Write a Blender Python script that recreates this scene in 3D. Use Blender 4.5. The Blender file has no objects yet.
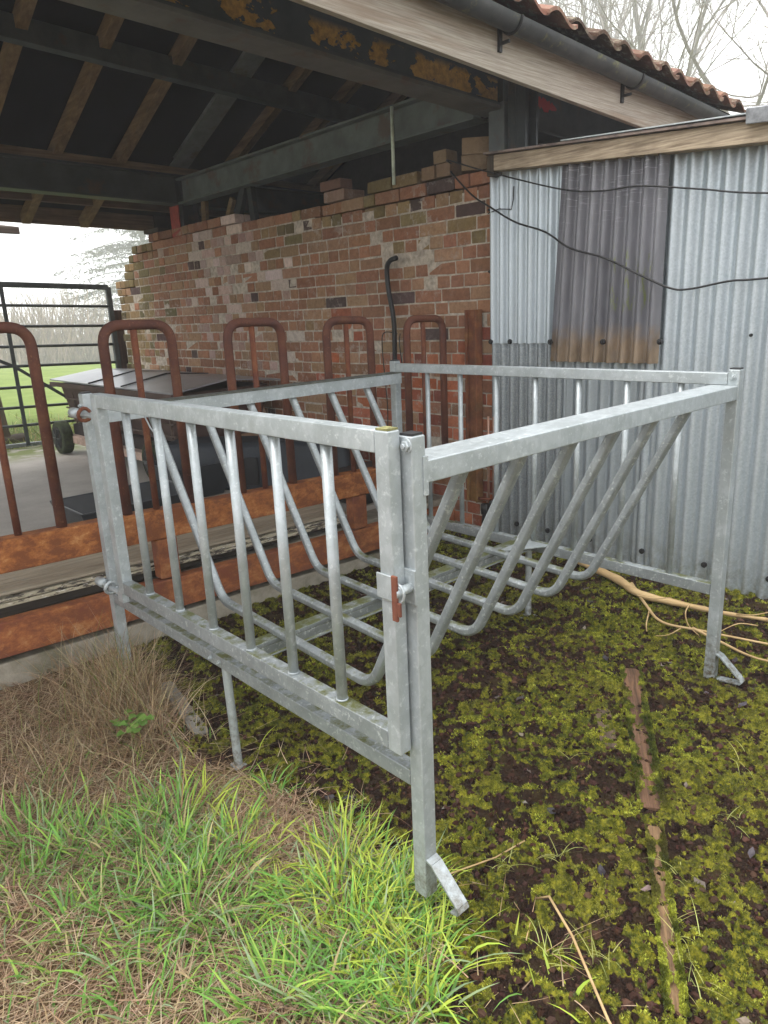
import bpy, math, random
import numpy as np
from mathutils import Vector, Matrix, noise
random.seed(7); rng = np.random.default_rng(7)
S = bpy.context.scene
COL = S.collection
R = math.radians

# ------------------------------------------------------------------ helpers
def tag(o, label=None, cat=None, group=None, kind=None):
    if label: o['label'] = label
    if cat: o['category'] = cat
    if group: o['group'] = group
    if kind: o['kind'] = kind
    return o

def empty(name, loc, label, cat, group=None):
    o = bpy.data.objects.new(name, None); COL.objects.link(o)
    o.location = loc; o.empty_display_size = .1
    return tag(o, label, cat, group)

class MB:
    """collects geometry in world coordinates"""
    def __init__(s): s.v = []; s.f = []; s.c = []; s.cur = (1, 1, 1)
    def add(s, vs, fs):
        n = len(s.v); s.v += [tuple(v) for v in vs]; s.f += [tuple(i + n for i in f) for f in fs]
        s.c += [s.cur] * len(fs); return s
    def hexa(s, p):   # 8 points: bottom 4 ccw, top 4 ccw
        return s.add(p, [(3,2,1,0),(4,5,6,7),(0,1,5,4),(1,2,6,5),(2,3,7,6),(3,0,4,7)])
    def box(s, x0, x1, y0, y1, z0, z1):
        return s.hexa([(x0,y0,z0),(x1,y0,z0),(x1,y1,z0),(x0,y1,z0),(x0,y0,z1),(x1,y0,z1),(x1,y1,z1),(x0,y1,z1)])
    def boxs(s, x0, x1, y0, y1, z0, z1, sx=0., sy=0., xr=0., yr=0.):  # sheared so z falls along x / y
        d = lambda x, y: sx * (x - xr) + sy * (y - yr)
        return s.hexa([(x,y,z + d(x,y)) for z in (z0, z1) for (x,y) in ((x0,y0),(x1,y0),(x1,y1),(x0,y1))])
    def beam(s, a, b, w, h, up=(0,0,1)):
        a, b = Vector(a), Vector(b); d = (b - a).normalized(); r = d.cross(Vector(up)).normalized(); u = r.cross(d)
        P = []
        for sz in (-.5, .5):
            for e, sx in ((a,-.5),(a,.5),(b,.5),(b,-.5)): P.append(e + r * w * sx + u * h * sz)
        return s.hexa(P)
    def sweep(s, path, prof, radii=None, cap=True, up=(0,0,1)):
        P = [Vector(p) for p in path]; n = len(P); m = len(prof); vs = []
        t0 = (P[1] - P[0]).normalized(); u = Vector(up)
        if abs(t0.dot(u)) > .95: u = Vector((1,0,0))
        r = t0.cross(u).normalized(); 
        for i in range(n):
            t = (P[min(i+1,n-1)] - P[max(i-1,0)]).normalized()
            r = (r - t * r.dot(t)).normalized(); w = r.cross(t)
            k = radii[i] if radii else 1
            for (a, b) in prof: vs.append(P[i] + r * a * k + w * b * k)
        fs = []
        for i in range(n-1):
            for j in range(m):
                k = (j+1) % m; fs.append((i*m+j, i*m+k, (i+1)*m+k, (i+1)*m+j))
        if cap: fs.append(tuple(range(m))[::-1]); fs.append(tuple((n-1)*m+j for j in range(m)))
        return s.add(vs, fs)
    def tube(s, path, r, n=10, radii=None, cap=True):
        return s.sweep(path, [(r*math.cos(2*math.pi*j/n), r*math.sin(2*math.pi*j/n)) for j in range(n)], radii, cap)
    def build(s, name, mat, parent=None, bevel=0, smooth=False, seg=2, color=False, solid=0):
        me = bpy.data.meshes.new(name)
        off = Vector((0,0,0))
        if parent is not None:
            q = parent
            while q is not None: off += q.location; q = q.parent
        me.from_pydata([(v[0]-off.x, v[1]-off.y, v[2]-off.z) for v in s.v], [], s.f); me.update()
        if color:
            at = me.color_attributes.new('tint', 'FLOAT_COLOR', 'CORNER')
            arr = np.repeat(np.array(s.c, dtype=np.float32), [len(f) for f in s.f], axis=0)
            at.data.foreach_set('color', np.hstack([arr, np.ones((len(arr),1), np.float32)]).ravel())
        o = bpy.data.objects.new(name, me); COL.objects.link(o)
        if mat: me.materials.append(mat)
        if smooth: me.polygons.foreach_set('use_smooth', [True]*len(me.polygons))
        if solid:
            m = o.modifiers.new('t', 'SOLIDIFY'); m.thickness = solid; m.offset = 0; m.use_rim = not smooth
        if bevel:
            m = o.modifiers.new('b', 'BEVEL'); m.width = bevel; m.segments = seg; m.limit_method = 'ANGLE'; m.angle_limit = R(35)
            me.polygons.foreach_set('use_smooth', [True]*len(me.polygons))
            w = o.modifiers.new('w', 'WEIGHTED_NORMAL')
        if parent is not None: o.parent = parent
        return o

def circ(r, n): return [(r*math.cos(2*math.pi*j/n), r*math.sin(2*math.pi*j/n)) for j in range(n)]
def arc_path(pts, rad, n=6):
    """round the inner corners of a polyline"""
    P = [Vector(p) for p in pts]; out = [P[0]]
    for i in range(1, len(P)-1):
        a, b, c = P[i-1], P[i], P[i+1]; u = (a-b).normalized(); v = (c-b).normalized()
        ang = u.angle(v); d = rad / math.tan(ang/2); d = min(d, (a-b).length*.48, (c-b).length*.48)
        p, q = b + u*d, b + v*d
        for k in range(n+1):
            t = k/n; out.append(p*(1-t)**2 + b*2*t*(1-t) + q*t*t)
    out.append(P[-1]); return out

# ------------------------------------------------------------------ materials
class NT:
    def __init__(s, name, world=False):
        s.m = bpy.data.materials.new(name); s.m.use_nodes = True; s.t = s.m.node_tree; s.t.nodes.clear()
        s.o = s.n('ShaderNodeOutputMaterial'); s.b = s.n('ShaderNodeBsdfPrincipled'); s.l(s.b.outputs[0], s.o.inputs[0])
        s.geo = s.n('ShaderNodeNewGeometry')
    def n(s, t, **k):
        x = s.t.nodes.new(t)
        for a, b in k.items(): setattr(x, a, b)
        return x
    def l(s, a, b): s.t.links.new(a, b)
    def pos(s, scale=(1,1,1)):
        mp = s.n('ShaderNodeMapping'); mp.inputs['Scale'].default_value = scale; s.l(s.geo.outputs['Position'], mp.inputs[0]); return mp.outputs[0]
    def noise(s, scale, detail=4, rough=.55, vec=None, dist=0):
        x = s.n('ShaderNodeTexNoise'); x.inputs['Scale'].default_value = scale; x.inputs['Detail'].default_value = detail
        x.inputs['Roughness'].default_value = rough; x.inputs['Distortion'].default_value = dist
        s.l(vec if vec is not None else s.pos(), x.inputs['Vector']); return x.outputs['Fac']
    def vor(s, scale, vec=None, feat='F1', out='Distance'):
        x = s.n('ShaderNodeTexVoronoi', feature=feat); x.inputs['Scale'].default_value = scale
        s.l(vec if vec is not None else s.pos(), x.inputs['Vector']); return x.outputs[out]
    def ramp(s, fac, stops, interp='LINEAR'):
        x = s.n('ShaderNodeValToRGB'); x.color_ramp.interpolation = interp
        e = x.color_ramp.elements
        while len(e) < len(stops): e.new(.5)
        for q, (p, c) in zip(e, stops):
            q.position = p; q.color = (*c, 1) if len(c) == 3 else c
        s.l(fac, x.inputs[0]); return x.outputs[0]
    def val(s, fac, a, b, lo=0., hi=1.):
        x = s.n('ShaderNodeMapRange'); x.inputs[1].default_value = a; x.inputs[2].default_value = b
        x.inputs[3].default_value = lo; x.inputs[4].default_value = hi; s.l(fac, x.inputs[0]); return x.outputs[0]
    def mix(s, fac, a, b, mode='MIX'):
        x = s.n('ShaderNodeMix', data_type='RGBA', blend_type=mode)
        for inp, v in ((0, fac), (6, a), (7, b)):
            if isinstance(v, (int, float)): x.inputs[inp].default_value = v
            elif isinstance(v, tuple): x.inputs[inp].default_value = (*v, 1)
            else: s.l(v, x.inputs[inp])
        return x.outputs[2]
    def math(s, op, a, b=0.):
        x = s.n('ShaderNodeMath', operation=op)
        for i, v in enumerate((a, b)):
            if isinstance(v, (int, float)): x.inputs[i].default_value = v
            else: s.l(v, x.inputs[i])
        return x.outputs[0]
    def sep(s):
        x = s.n('ShaderNodeSeparateXYZ'); s.l(s.geo.outputs['Position'], x.inputs[0]); return x.outputs
    def attr(s, name):
        x = s.n('ShaderNodeVertexColor'); x.layer_name = name; return x.outputs[0]
    def bump(s, h, dist=.002, strength=1.):
        x = s.n('ShaderNodeBump'); x.inputs['Distance'].default_value = dist; x.inputs['Strength'].default_value = strength
        s.l(h, x.inputs['Height']); s.l(x.outputs[0], s.b.inputs['Normal'])
    def set(s, col=None, rough=.6, metal=0., spec=.5):
        for k, v in (('Base Color', col), ('Roughness', rough), ('Metallic', metal), ('Specular IOR Level', spec)):
            if v is None: continue
            if isinstance(v, tuple): s.b.inputs[k].default_value = (*v, 1)
            elif isinstance(v, (int, float)): s.b.inputs[k].default_value = v
            else: s.l(v, s.b.inputs[k])
        return s.m

def m_galv(name, base=.55, moss=0., stain=.35, big=1.):
    t = NT(name)
    v = t.vor(60*big, t.pos((1,1,.6)), out='Color')
    sp = t.n('ShaderNodeSeparateColor'); t.l(v, sp.inputs[0])
    n1 = t.noise(9, 5, .65); n2 = t.noise(55*big, 4, .7)
    c = t.mix(t.val(sp.outputs[0],0,1,0,.32), (base*.71,base*.78,base*.81), (base*1.11,base*1.19,base*1.23))
    c = t.mix(t.val(n1,.42,.60,0,.6), c, (base*.55,base*.61,base*.62))
    c = t.mix(t.val(n2,.56,.68,0,.7), c, (.62,.66,.66))
    n4 = t.noise(3.2, 6, .7)
    c = t.mix(t.val(n4,.6,.75,0,stain), c, (.30,.29,.24))
    if moss:
        nz = t.n('ShaderNodeSeparateXYZ'); t.l(t.geo.outputs['Normal'], nz.inputs[0])
        k = t.math('MULTIPLY', t.val(nz.outputs[2], .5, .9), t.val(t.noise(14,5,.7), .56-.25*moss, .72-.25*moss))
        c = t.mix(k, c, (.12,.13,.045))
    zz_ = t.sep()[2]; md = t.math('MULTIPLY', t.val(zz_, .30, .04), t.val(t.noise(28, 5, .75), .42, .62))
    if name == 'galvanised_steel': c = t.mix(md, c, (.12,.095,.055))
    t.bump(t.noise(140, 3), .0006, .6)
    return t.set(c, t.val(n2,.3,.7,.36,.6), .45)

def m_rust(name, orange=.5, dark=(.055,.022,.016), streak=False):
    t = NT(name)
    a = t.noise(1, 9, .78, t.pos((7,11,11)), .2) if streak else t.noise(7, 7, .7); b = t.noise(70, 4, .7); d = t.noise(2.5, 4, .6)
    c = t.ramp(a, [(.3, dark), (.45, (.19,.065,.025)), (.56, (.36,.13,.04)), (.72,(.62,.33,.13))])
    c2 = t.mix(t.val(d,.4,.62), dark, (.12,.045,.032))
    c = t.mix(orange, c2, c)
    c = t.mix(t.val(b,.6,.75,0,.5), c, (.35,.17,.09))
    t.bump(t.noise(120, 5, .7), .0015, .8)
    return t.set(c, .8, .05, .3)

def m_wood(name, dark, light, axis=0, fine=1., rough=.8, obj=False):
    t = NT(name)
    sc = [45*fine]*3; sc[axis] = 2.2*fine
    if obj:
        tc = t.n('ShaderNodeTexCoord'); mp = t.n('ShaderNodeMapping'); mp.inputs['Scale'].default_value = tuple(sc); t.l(tc.outputs['Object'], mp.inputs[0]); vec = mp.outputs[0]
    else: vec = t.pos(tuple(sc))
    g = t.noise(1, 7, .68, vec, .25); b = t.noise(5, 4)
    c = t.ramp(g, [(.3, dark), (.68, light)])
    c = t.mix(t.val(b,.45,.75,0,.5), c, tuple(.55*(x+.02) for x in dark))
    t.bump(g, .004, .7)
    return t.set(c, rough, 0, .25)

def m_tint(name, rough=.8, bscale=150, bdist=.001, var=.35, spec=.3, trans=False, white=0):
    t = NT(name)
    c = t.attr('tint'); n = t.noise(30, 5, .7)
    if white: c = t.mix(t.math('MULTIPLY', t.val(t.noise(13,6,.75),.53,.62,0,white), t.val(t.noise(1.7,4,.6),.42,.6)), c, (.50,.44,.39))
    c = t.mix(t.val(n,.35,.7,0,var), c, t.mix(1., c, (.45,.42,.4), 'MULTIPLY'))
    t.bump(t.noise(bscale, 4, .7), bdist, .9)
    m = t.set(c, rough, 0, spec)
    if trans:
        tr = t.n('ShaderNodeBsdfTranslucent'); t.l(c, tr.inputs[0]); mx = t.n('ShaderNodeMixShader'); mx.inputs[0].default_value = .35
        t.l(t.b.outputs[0], mx.inputs[1]); t.l(tr.outputs[0], mx.inputs[2]); t.l(mx.outputs[0], t.o.inputs[0])
    return m

def m_plain(name, col, rough=.6, metal=0., var=.3, scale=12, bump=.0005, spec=.4):
    t = NT(name)
    n = t.noise(scale, 6, .65)
    c = t.mix(t.val(n,.35,.7), tuple(x*(1-var) for x in col), tuple(min(1,x*(1+var)) for x in col))
    t.bump(t.noise(scale*8, 4), bump, .7)
    return t.set(c, rough, metal, spec)

GALV = m_galv('galvanised_steel'); GALVM = m_galv('galvanised_steel_mossy', .36, .8, .5); GALVH = m_galv('galvanised_steel_rail_mossy', .4, .45)
GALVD = m_galv('weathered_zinc_edge', .3, .2, .6)
RUST = m_rust('rusty_steel_dark', .14, (.065,.027,.023)); RUSTO = m_rust('rusty_steel_orange', 1., (.20,.065,.025), True); RUSTM = m_rust('rusty_bar', .28, (.09,.028,.02))

# ------------------------------------------------------------------ noise arrays
def vnoise(X, Y, seed=0):
    xi = np.floor(X).astype(np.int64); yi = np.floor(Y).astype(np.int64); xf = X - xi; yf = Y - yi
    def h(a, b):
        n = (a*374761393 + b*668265263 + seed*1442695041) & 0x7fffffff
        n = ((n ^ (n >> 13)) * 1274126177) & 0x7fffffff
        return ((n ^ (n >> 16)) & 0xffff) / 65535.
    u = xf*xf*(3-2*xf); v = yf*yf*(3-2*yf)
    return (h(xi,yi)*(1-u)+h(xi+1,yi)*u)*(1-v) + (h(xi,yi+1)*(1-u)+h(xi+1,yi+1)*u)*v
def fbm(X, Y, f, o=4, seed=0, g=.5):
    s = 0; a = 1; t = 0
    for i in range(o): s = s + a*vnoise(X*f+i*17.3, Y*f+i*9.1, seed+i); t += a; a *= g; f *= 2.03
    return s/t
def bumps(X, Y, f, seed):   # rounded cushions (cell noise)
    Xs, Ys = X*f, Y*f; xi = np.floor(Xs).astype(np.int64); yi = np.floor(Ys).astype(np.int64)
    best = np.full(X.shape, 9.)
    def h(a, b, k):
        n = (a*374761393 + b*668265263 + (seed+k)*1442695041) & 0x7fffffff
        n = ((n ^ (n >> 13)) * 1274126177) & 0x7fffffff
        return ((n ^ (n >> 16)) & 0xffff) / 65535.
    for dx in (-1,0,1):
        for dy in (-1,0,1):
            a, b = xi+dx, yi+dy
            d = (a + h(a,b,0) - Xs)**2 + (b + h(a,b,5) - Ys)**2
            rr = .35 + .9*h(a,b,9); best = np.minimum(best, d/(rr*rr))
    return np.sqrt(np.clip(1-best, 0, 1))
def sstep(a, b, x): t = np.clip((x-a)/(b-a), 0, 1); return t*t*(3-2*t)

BND_Y = [-3, -.6, -.24, -.05, .12, .4, .72, 1.0, 1.3, 1.75, 2.3, 9]
BND_X = [-.75, -.42, -.22, .02, .14, .10, .06, -.02, -.05, .10, .2, .2]
def grass_zone(X, Y):   # 1 on the grass side
    b = np.interp(Y, BND_Y, BND_X) + .10*(fbm(X, Y, 5, 3, 3)-.5)
    return 1 - sstep(-.05, .05, X - b)
def base_h(X, Y):
    z = .03*(fbm(X, Y, 1.3, 3, 11)-.5) - .028
    z = z + .075*sstep(1.9, 2.7, X)*sstep(3, 2, Y)
    g = grass_zone(X, Y); z = z + g*(.02*(fbm(X, Y, 6, 3, 5)-.3))
    z = z + .05*sstep(1.2, 2.2, Y)*g*sstep(3., 2.2, Y)
    far = np.maximum(sstep(2.5, 5, Y), sstep(3.2, 6, X))
    z = z*(1-far) + far*(.08 + .12*sstep(7.5, 9.5, Y) + .25*(fbm(X, Y, .08, 3, 8)-.5)*sstep(10,30,np.hypot(X,Y)) - .042*np.clip(np.hypot(X,Y)-28, 0, 110))
    return z
def moss_mask(X, Y):
    m = fbm(X, Y, 23, 4, 21, .65)*.78 + fbm(X, Y, 2.6, 3, 31)*.22
    return sstep(.46, .55, m + .012)
def full_h(X, Y):
    z = base_h(X, Y); g = grass_zone(X, Y); near = sstep(3.4, 3., X)*sstep(2.5, 2.35, Y)*sstep(-1.7,-1.5,Y)*(1-g)
    m = moss_mask(X, Y)
    cush = bumps(X, Y, 24, 1)*.034 + bumps(X, Y, 46, 2)*.020
    soil = bumps(X, Y, 25, 4)*.024 + bumps(X, Y, 55, 5)*.012 + .010*fbm(X, Y, 40, 3, 6)
    return z + near*(m*cush + (1-m)*soil)

# ------------------------------------------------------------------ ground sheet
def axis(lo, hi, step, far):
    mid = np.arange(lo, hi, step); out = []
    d = step; x = hi
    while x < far: d *= 1.28; x += d; out.append(x)
    d = step; x = lo; left = []
    while x > -far: d *= 1.28; x -= d; left.append(x)
    return np.concatenate([left[::-1], mid, out])
xs = axis(-1.3, 3.0, .0085, 140); ys = axis(-1.35, 2.45, .0085, 140)
GX, GY = np.meshgrid(xs, ys); nx, ny = len(xs), len(ys)
GZ = full_h(GX, GY)
GZ += (.004*(fbm(GX, GY, 90, 2, 77)-.5))*(np.abs(GX) < 3.5)*(np.abs(GY) < 3)
me = bpy.data.meshes.new('ground')
me.vertices.add(nx*ny); me.vertices.foreach_set('co', np.stack([GX, GY, GZ], -1).astype(np.float32).ravel())
ii, jj = np.meshgrid(np.arange(nx-1), np.arange(ny-1)); a = (jj*nx+ii).ravel()
quads = np.stack([a, a+1, a+nx+1, a+nx], -1).astype(np.int32)
me.loops.add(quads.size); me.loops.foreach_set('vertex_index', quads.ravel())
me.polygons.add(len(quads)); me.polygons.foreach_set('loop_start', np.arange(0, quads.size, 4, dtype=np.int32))
me.update(calc_edges=True); me.polygons.foreach_set('use_smooth', [True]*len(quads))
at = me.color_attributes.new('zone', 'FLOAT_COLOR', 'POINT')
zc = np.stack([moss_mask(GX, GY), grass_zone(GX, GY), sstep(8.2, 9.5, GY + .3*(fbm(GX,GY,.7,3,9)-.5)), np.ones_like(GX)], -1).astype(np.float32)
at.data.foreach_set('color', zc.ravel())
ground = bpy.data.objects.new('ground', me); COL.objects.link(ground); tag(ground, kind='structure')
t = NT('ground_soil_moss')
z = t.n('ShaderNodeSeparateColor'); t.l(t.attr('zone'), z.inputs[0])
n1 = t.noise(45, 6, .7); n2 = t.noise(160, 3, .7); n3 = t.noise(8, 4, .6)
moss = t.ramp(n1, [(.28,(.014,.016,.003)),(.45,(.07,.075,.010)),(.58,(.18,.17,.018)),(.75,(.32,.30,.035))])
soil = t.ramp(n2, [(.3,(.007,.004,.003)),(.55,(.024,.014,.010)),(.8,(.065,.04,.028))])
soil = t.mix(t.val(n3,.5,.66,0,.6), soil, (.05,.036,.014))
mk = t.math('ADD', z.outputs[0], t.math('MULTIPLY', t.math('SUBTRACT', n1, .5), .9))
c = t.mix(t.val(mk,.38,.62), soil, moss)
stra = t.ramp(n2, [(.3,(.035,.022,.012)),(.5,(.13,.085,.045)),(.75,(.30,.21,.12))])
c = t.mix(z.outputs[1], c, stra)
fld = t.ramp(t.noise(1.3,6,.7), [(.3,(.11,.155,.04)),(.7,(.19,.24,.075))])
c = t.mix(z.outputs[2], c, fld)
t.bump(t.math('ADD', n1, t.math('MULTIPLY', n2, .6)), .008, .9)
me.materials.append(t.set(c, .95, 0, .08))

# scatter helper: many small blades/lumps as one mesh
def blades(name, n, place, mat, segs=4):
    """place(i) -> list of (x,y,z), dir angle, length, width, bend, lean, colour"""
    V = []; F = []; C = []
    for i in range(n):
        q = place(i)
        if q is None: continue
        x, y, z, ang, L, w, lean, bend, col = q
        ca, sa = math.cos(ang), math.sin(ang); tw = random.uniform(-.8, .8); wx, wy = -math.sin(ang+tw)*w, math.cos(ang+tw)*w
        b = len(V); hx = 0.; hz = 0.; th = lean; side = random.uniform(-.25,.25)
        for k in range(segs):
            kk = k/segs; ww = (1 - kk**1.7)*.5 + .04
            px, py = x + ca*hx + -sa*side*kk*kk*L, y + sa*hx + ca*side*kk*kk*L
            V.append((px - wx*ww, py - wy*ww, z + hz)); V.append((px + wx*ww, py + wy*ww, z + hz))
            th += bend/segs; hx += math.sin(th)*L/segs; hz += math.cos(th)*L/segs
        V.append((x + ca*hx - sa*side*L, y + sa*hx + ca*side*L, z + hz))
        for k in range(segs-1): F.append((b+2*k, b+2*k+1, b+2*k+3, b+2*k+2)); C.append(col)
        F.append((b+2*segs-2, b+2*segs-1, b+2*segs)); C.append(col)
    m = MB(); m.v = V; m.f = F; m.c = C
    return m.build(name, mat, color=True, smooth=True)

def gz1(x, y): return float(full_h(np.array([[x]]), np.array([[y]]))[0,0])
def hz_many(pts): a = np.array(pts); return full_h(a[:,0][None], a[:,1][None])[0]
def jit(c, k=.25):
    q = 1 + random.uniform(-k, k); return tuple(max(0, x*q*(1+random.uniform(-k*.3,k*.3))) for x in c)
M_BLADE = m_tint('grass_blade', .55, 60, .0003, .1, .35, True); M_STRAW = m_tint('dry_stalk', .75, 80, .0003, .2, .25, True)

# green grass tufts: (x, y, spread, count, length)
TUFTS = [(-.42,.80,.16,420,.19),(-.28,.92,.13,330,.2),(-.35,.62,.15,420,.19),(-.2,.66,.11,240,.16),(-.5,.95,.14,260,.17),(-.68,1.18,.12,330,.19),(-.60,1.05,.10,200,.18),
         (-.46,.50,.12,300,.2),(-.58,.66,.13,240,.18),(-.40,.35,.09,130,.17),(-.62,.45,.1,80,.17),(-.42,.10,.11,330,.2),(-.33,.02,.08,140,.2),(-.13,.22,.13,620,.2),(-.02,.32,.11,480,.17),
         (-.18,.05,.12,480,.19),(-.10,-.08,.10,420,.18),(.04,.14,.08,380,.15),(-.22,-.18,.09,330,.17),(-.24,.34,.08,150,.14),(.03,.15,.05,260,.10),(.10,.05,.05,160,.09),(.06,.46,.06,170,.12),(.02,.78,.05,110,.14),(-.7,.75,.08,90,.16),(-.66,.32,.1,110,.18),(-.05,.05,.1,420,.17),(-.3,-.12,.1,300,.18),(-.78,.95,.1,140,.17),(-.75,.6,.1,60,.15)]
gp = []
for (tx, ty, sp, n, L) in TUFTS:
    for k in range(int(n*.47)):
        r = sp*random.random()**.6*1.25; a = random.uniform(0, 6.283)
        gp.append((tx + r*math.cos(a), ty + r*math.sin(a), a + random.gauss(0,.5), L*random.uniform(.35,.98), r/sp, tx))
for k in range(900):
    x = random.uniform(-1., .12); y = random.uniform(-.5, 1.5)
    gp.append((x, y, random.uniform(0,6.28), random.uniform(.04,.13), .6, x))
gzv = hz_many(gp); gzone = grass_zone(np.array([[p[0] for p in gp]]), np.array([[p[1] for p in gp]]))[0]
def place(i):
    x, y, a, L, q, tx = gp[i]
    if gzone[i] < .25 and random.random() < .8: return None
    yel = random.random(); right = (x > -.25)
    if right and yel < .6: col = jit((.44,.54,.08))
    elif yel < .12: col = jit((.5,.42,.22))
    elif yel < .35: col = jit((.33,.50,.09))
    else: col = jit((.17,.35,.065))
    if random.random() < .15: col = jit((.28,.38,.2))
    return (x, y, gzv[i]-.004, a, L*1.0, random.uniform(.0045,.0095), .15 + .75*q*random.random(), random.uniform(.3,1.5), col)
tag(blades('grass', len(gp), place, M_BLADE), 'bright green grass tufts growing at the front left of the yard', 'grass', kind='stuff')

# straw mat lying on the soil
sp_ = [(random.uniform(-1.05,.22), random.uniform(-.6,2.25)) for _ in range(21000)]
sp_ += [(random.gauss(.02,.13), random.gauss(.72,.22)) for _ in range(1500)]
szv = hz_many(sp_); sz = grass_zone(np.array([[p[0] for p in sp_]]), np.array([[p[1] for p in sp_]]))[0]
def place(i):
    if sz[i] < .35 and random.random() < .97: return None
    c = random.choice([(.50,.37,.23),(.38,.26,.16),(.60,.48,.32),(.26,.16,.10),(.45,.32,.22)])
    return (sp_[i][0], sp_[i][1], szv[i]+random.uniform(0,.018), random.uniform(0,6.28), random.uniform(.05,.17), random.uniform(.0015,.0035), 1.15+random.random()*.4, random.uniform(-.1,.45), jit(c,.3))
tag(blades('dead_grass', len(sp_), place, M_STRAW, 3), 'flattened dry brown grass lying between the green tufts', 'dead grass', kind='stuff')

# tall dry clump by the left foot of the feeder
dp = []
for k in range(3000):
    cx, cy, sx, sy = random.choice([(-.12,1.62,.10,.2),(-.2,1.7,.10,.2),(-.08,1.72,.08,.16),(-.45,1.45,.14,.2),(-.05,1.85,.07,.12)])
    dp.append((random.gauss(cx,sx), random.gauss(cy,sy)))
dzv = hz_many(dp)
def place(i):
    x, y = dp[i]
    if y > 2.26 or x > .06: return None
    h = random.random()
    c = random.choice([(.48,.37,.22),(.36,.25,.14),(.60,.48,.31),(.28,.19,.11),(.45,.34,.22)])
    if h < .06: c = (.2,.24,.07)
    Lm = .34 if x > -.34 else .2
    if h > .25: return (x, y, dzv[i]-.01, random.uniform(0,6.28), random.uniform(.10,Lm), random.uniform(.0025,.005), random.uniform(.2,1.2), random.uniform(.1,1.5), jit(c,.3))
    return (x, y, dzv[i]-.01, random.uniform(0,6.28), random.uniform(.2,Lm+.1), random.uniform(.0016,.003), random.uniform(.05,.7), random.uniform(.0,.9), jit(c,.3))
tag(blades('dry_grass_clump', len(dp), place, M_STRAW, 5), 'tall tan dry grass clump growing around the left foot of the feeder', 'dry grass', kind='stuff')

# moss fronds: many tiny shoots standing on the cushions
def tri_cloud(name, P, N, L, Wd, colr, mat):
    n = len(P); T = np.cross(N, rng.normal(size=(n,3))); T /= np.linalg.norm(T, axis=1)[:,None]; T *= Wd[:,None]
    D = N*L[:,None]; B = P - N*.002
    V = np.stack([B-T, B+T, B+D*.55+T*.8, B+D, B+D*.55-T*.8], 1).reshape(-1,3).astype(np.float32)
    me = bpy.data.meshes.new(name); me.vertices.add(n*5); me.vertices.foreach_set('co', V.ravel())
    me.loops.add(n*5); me.loops.foreach_set('vertex_index', np.arange(n*5, dtype=np.int32)); me.polygons.add(n); me.polygons.foreach_set('loop_start', np.arange(0, n*5, 5, dtype=np.int32))
    me.update(calc_edges=True); at = me.color_attributes.new('tint', 'FLOAT_COLOR', 'POINT')
    at.data.foreach_set('color', np.repeat(np.hstack([colr, np.ones((n,1))]), 5, 0).astype(np.float32).ravel())
    me.materials.append(mat); o = bpy.data.objects.new(name, me); COL.objects.link(o); return o
NM = 640000
mp = np.stack([rng.uniform(-.35, 2.72, NM), rng.uniform(-1.2, 2.27, NM)], -1)
dist = np.hypot(mp[:,0]+1.14, mp[:,1]+1.15)
mm = moss_mask(mp[:,0], mp[:,1]); mg = grass_zone(mp[:,0], mp[:,1])
cb0 = np.maximum(bumps(mp[:,0], mp[:,1], 24, 1), .8*bumps(mp[:,0], mp[:,1], 46, 2))
keep = (mm > .42) & (mg < .5) & (cb0 > .15+.35*rng.random(NM)) & (rng.random(NM) < np.clip(2.6/dist, .35, 1)); mp = mp[keep]; dist = dist[keep]
mz = full_h(mp[:,0], mp[:,1]); e_ = .004
gx_ = (full_h(mp[:,0]+e_, mp[:,1])-mz)/e_; gy2 = (full_h(mp[:,0], mp[:,1]+e_)-mz)/e_
Nn = np.stack([-gx_, -gy2, np.ones_like(mz)], -1) + rng.normal(size=(len(mp),3))*.35; Nn /= np.linalg.norm(Nn, axis=1)[:,None]
# moss growing over the two planks
for (ax_, ay_, bx_, by_, w_, hh) in ((1.65,.30,.84,-.225,.075,.050),(.76,-.27,.19,-.62,.046,.048)):
    q = rng.random((16000,2)); L_u = q[:,0]; px = ax_+(bx_-ax_)*L_u; py = ay_+(by_-ay_)*L_u; dl = math.hypot(bx_-ax_, by_-ay_); off = (q[:,1]-.5)*w_*1.25
    px = px - (by_-ay_)/dl*off; py = py + (bx_-ax_)/dl*off; k_ = fbm(px, py, 16, 3, 66)*.6 + .4*np.abs(off)/(w_*.6) > .50
    px, py = px[k_], py[k_]; mp = np.vstack([mp, np.stack([px,py],-1)]); mz = np.concatenate([mz, base_h(px,py)+hh+.006*rng.random(len(px))+.012*bumps(px,py,30,8)])
    Nn = np.vstack([Nn, (lambda a: a/np.linalg.norm(a,axis=1)[:,None])(np.array([0,0,1.])+rng.normal(size=(len(px),3))*.5)])
dist = np.hypot(mp[:,0]+1.14, mp[:,1]+1.15)
hue = fbm(mp[:,0], mp[:,1], 26, 2, 91)*.75 + .25*fbm(mp[:,0], mp[:,1], 6, 2, 93); hue2 = fbm(mp[:,0], mp[:,1], 3, 2, 92)
ca_ = np.array([.034,.050,.007]); cb_ = np.array([.20,.225,.02]); cc_ = np.array([.52,.55,.07])
tt_ = np.clip((hue-.3)/.4, 0, 1)[:,None]; col_ = ca_*(1-tt_) + cb_*tt_
hot = (sstep(.54,.66,hue)*rng.uniform(.2,1,len(mp)))[:,None]; col_ = col_*(1-hot) + cc_*hot
br = (sstep(.5,.62,hue2)*.5)[:,None]; col_ = col_*(1-br) + np.array([.14,.11,.025])*br
col_ *= rng.uniform(.6,1.35,(len(mp),1))
far_ = 1 + np.clip(dist-2, 0, 3)*.18
mo = tri_cloud('moss', np.stack([mp[:,0],mp[:,1],mz],-1), Nn, rng.uniform(.004,.0095,len(mp))*far_, rng.uniform(.0009,.0019,len(mp))*far_, col_, M_BLADE)
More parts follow.
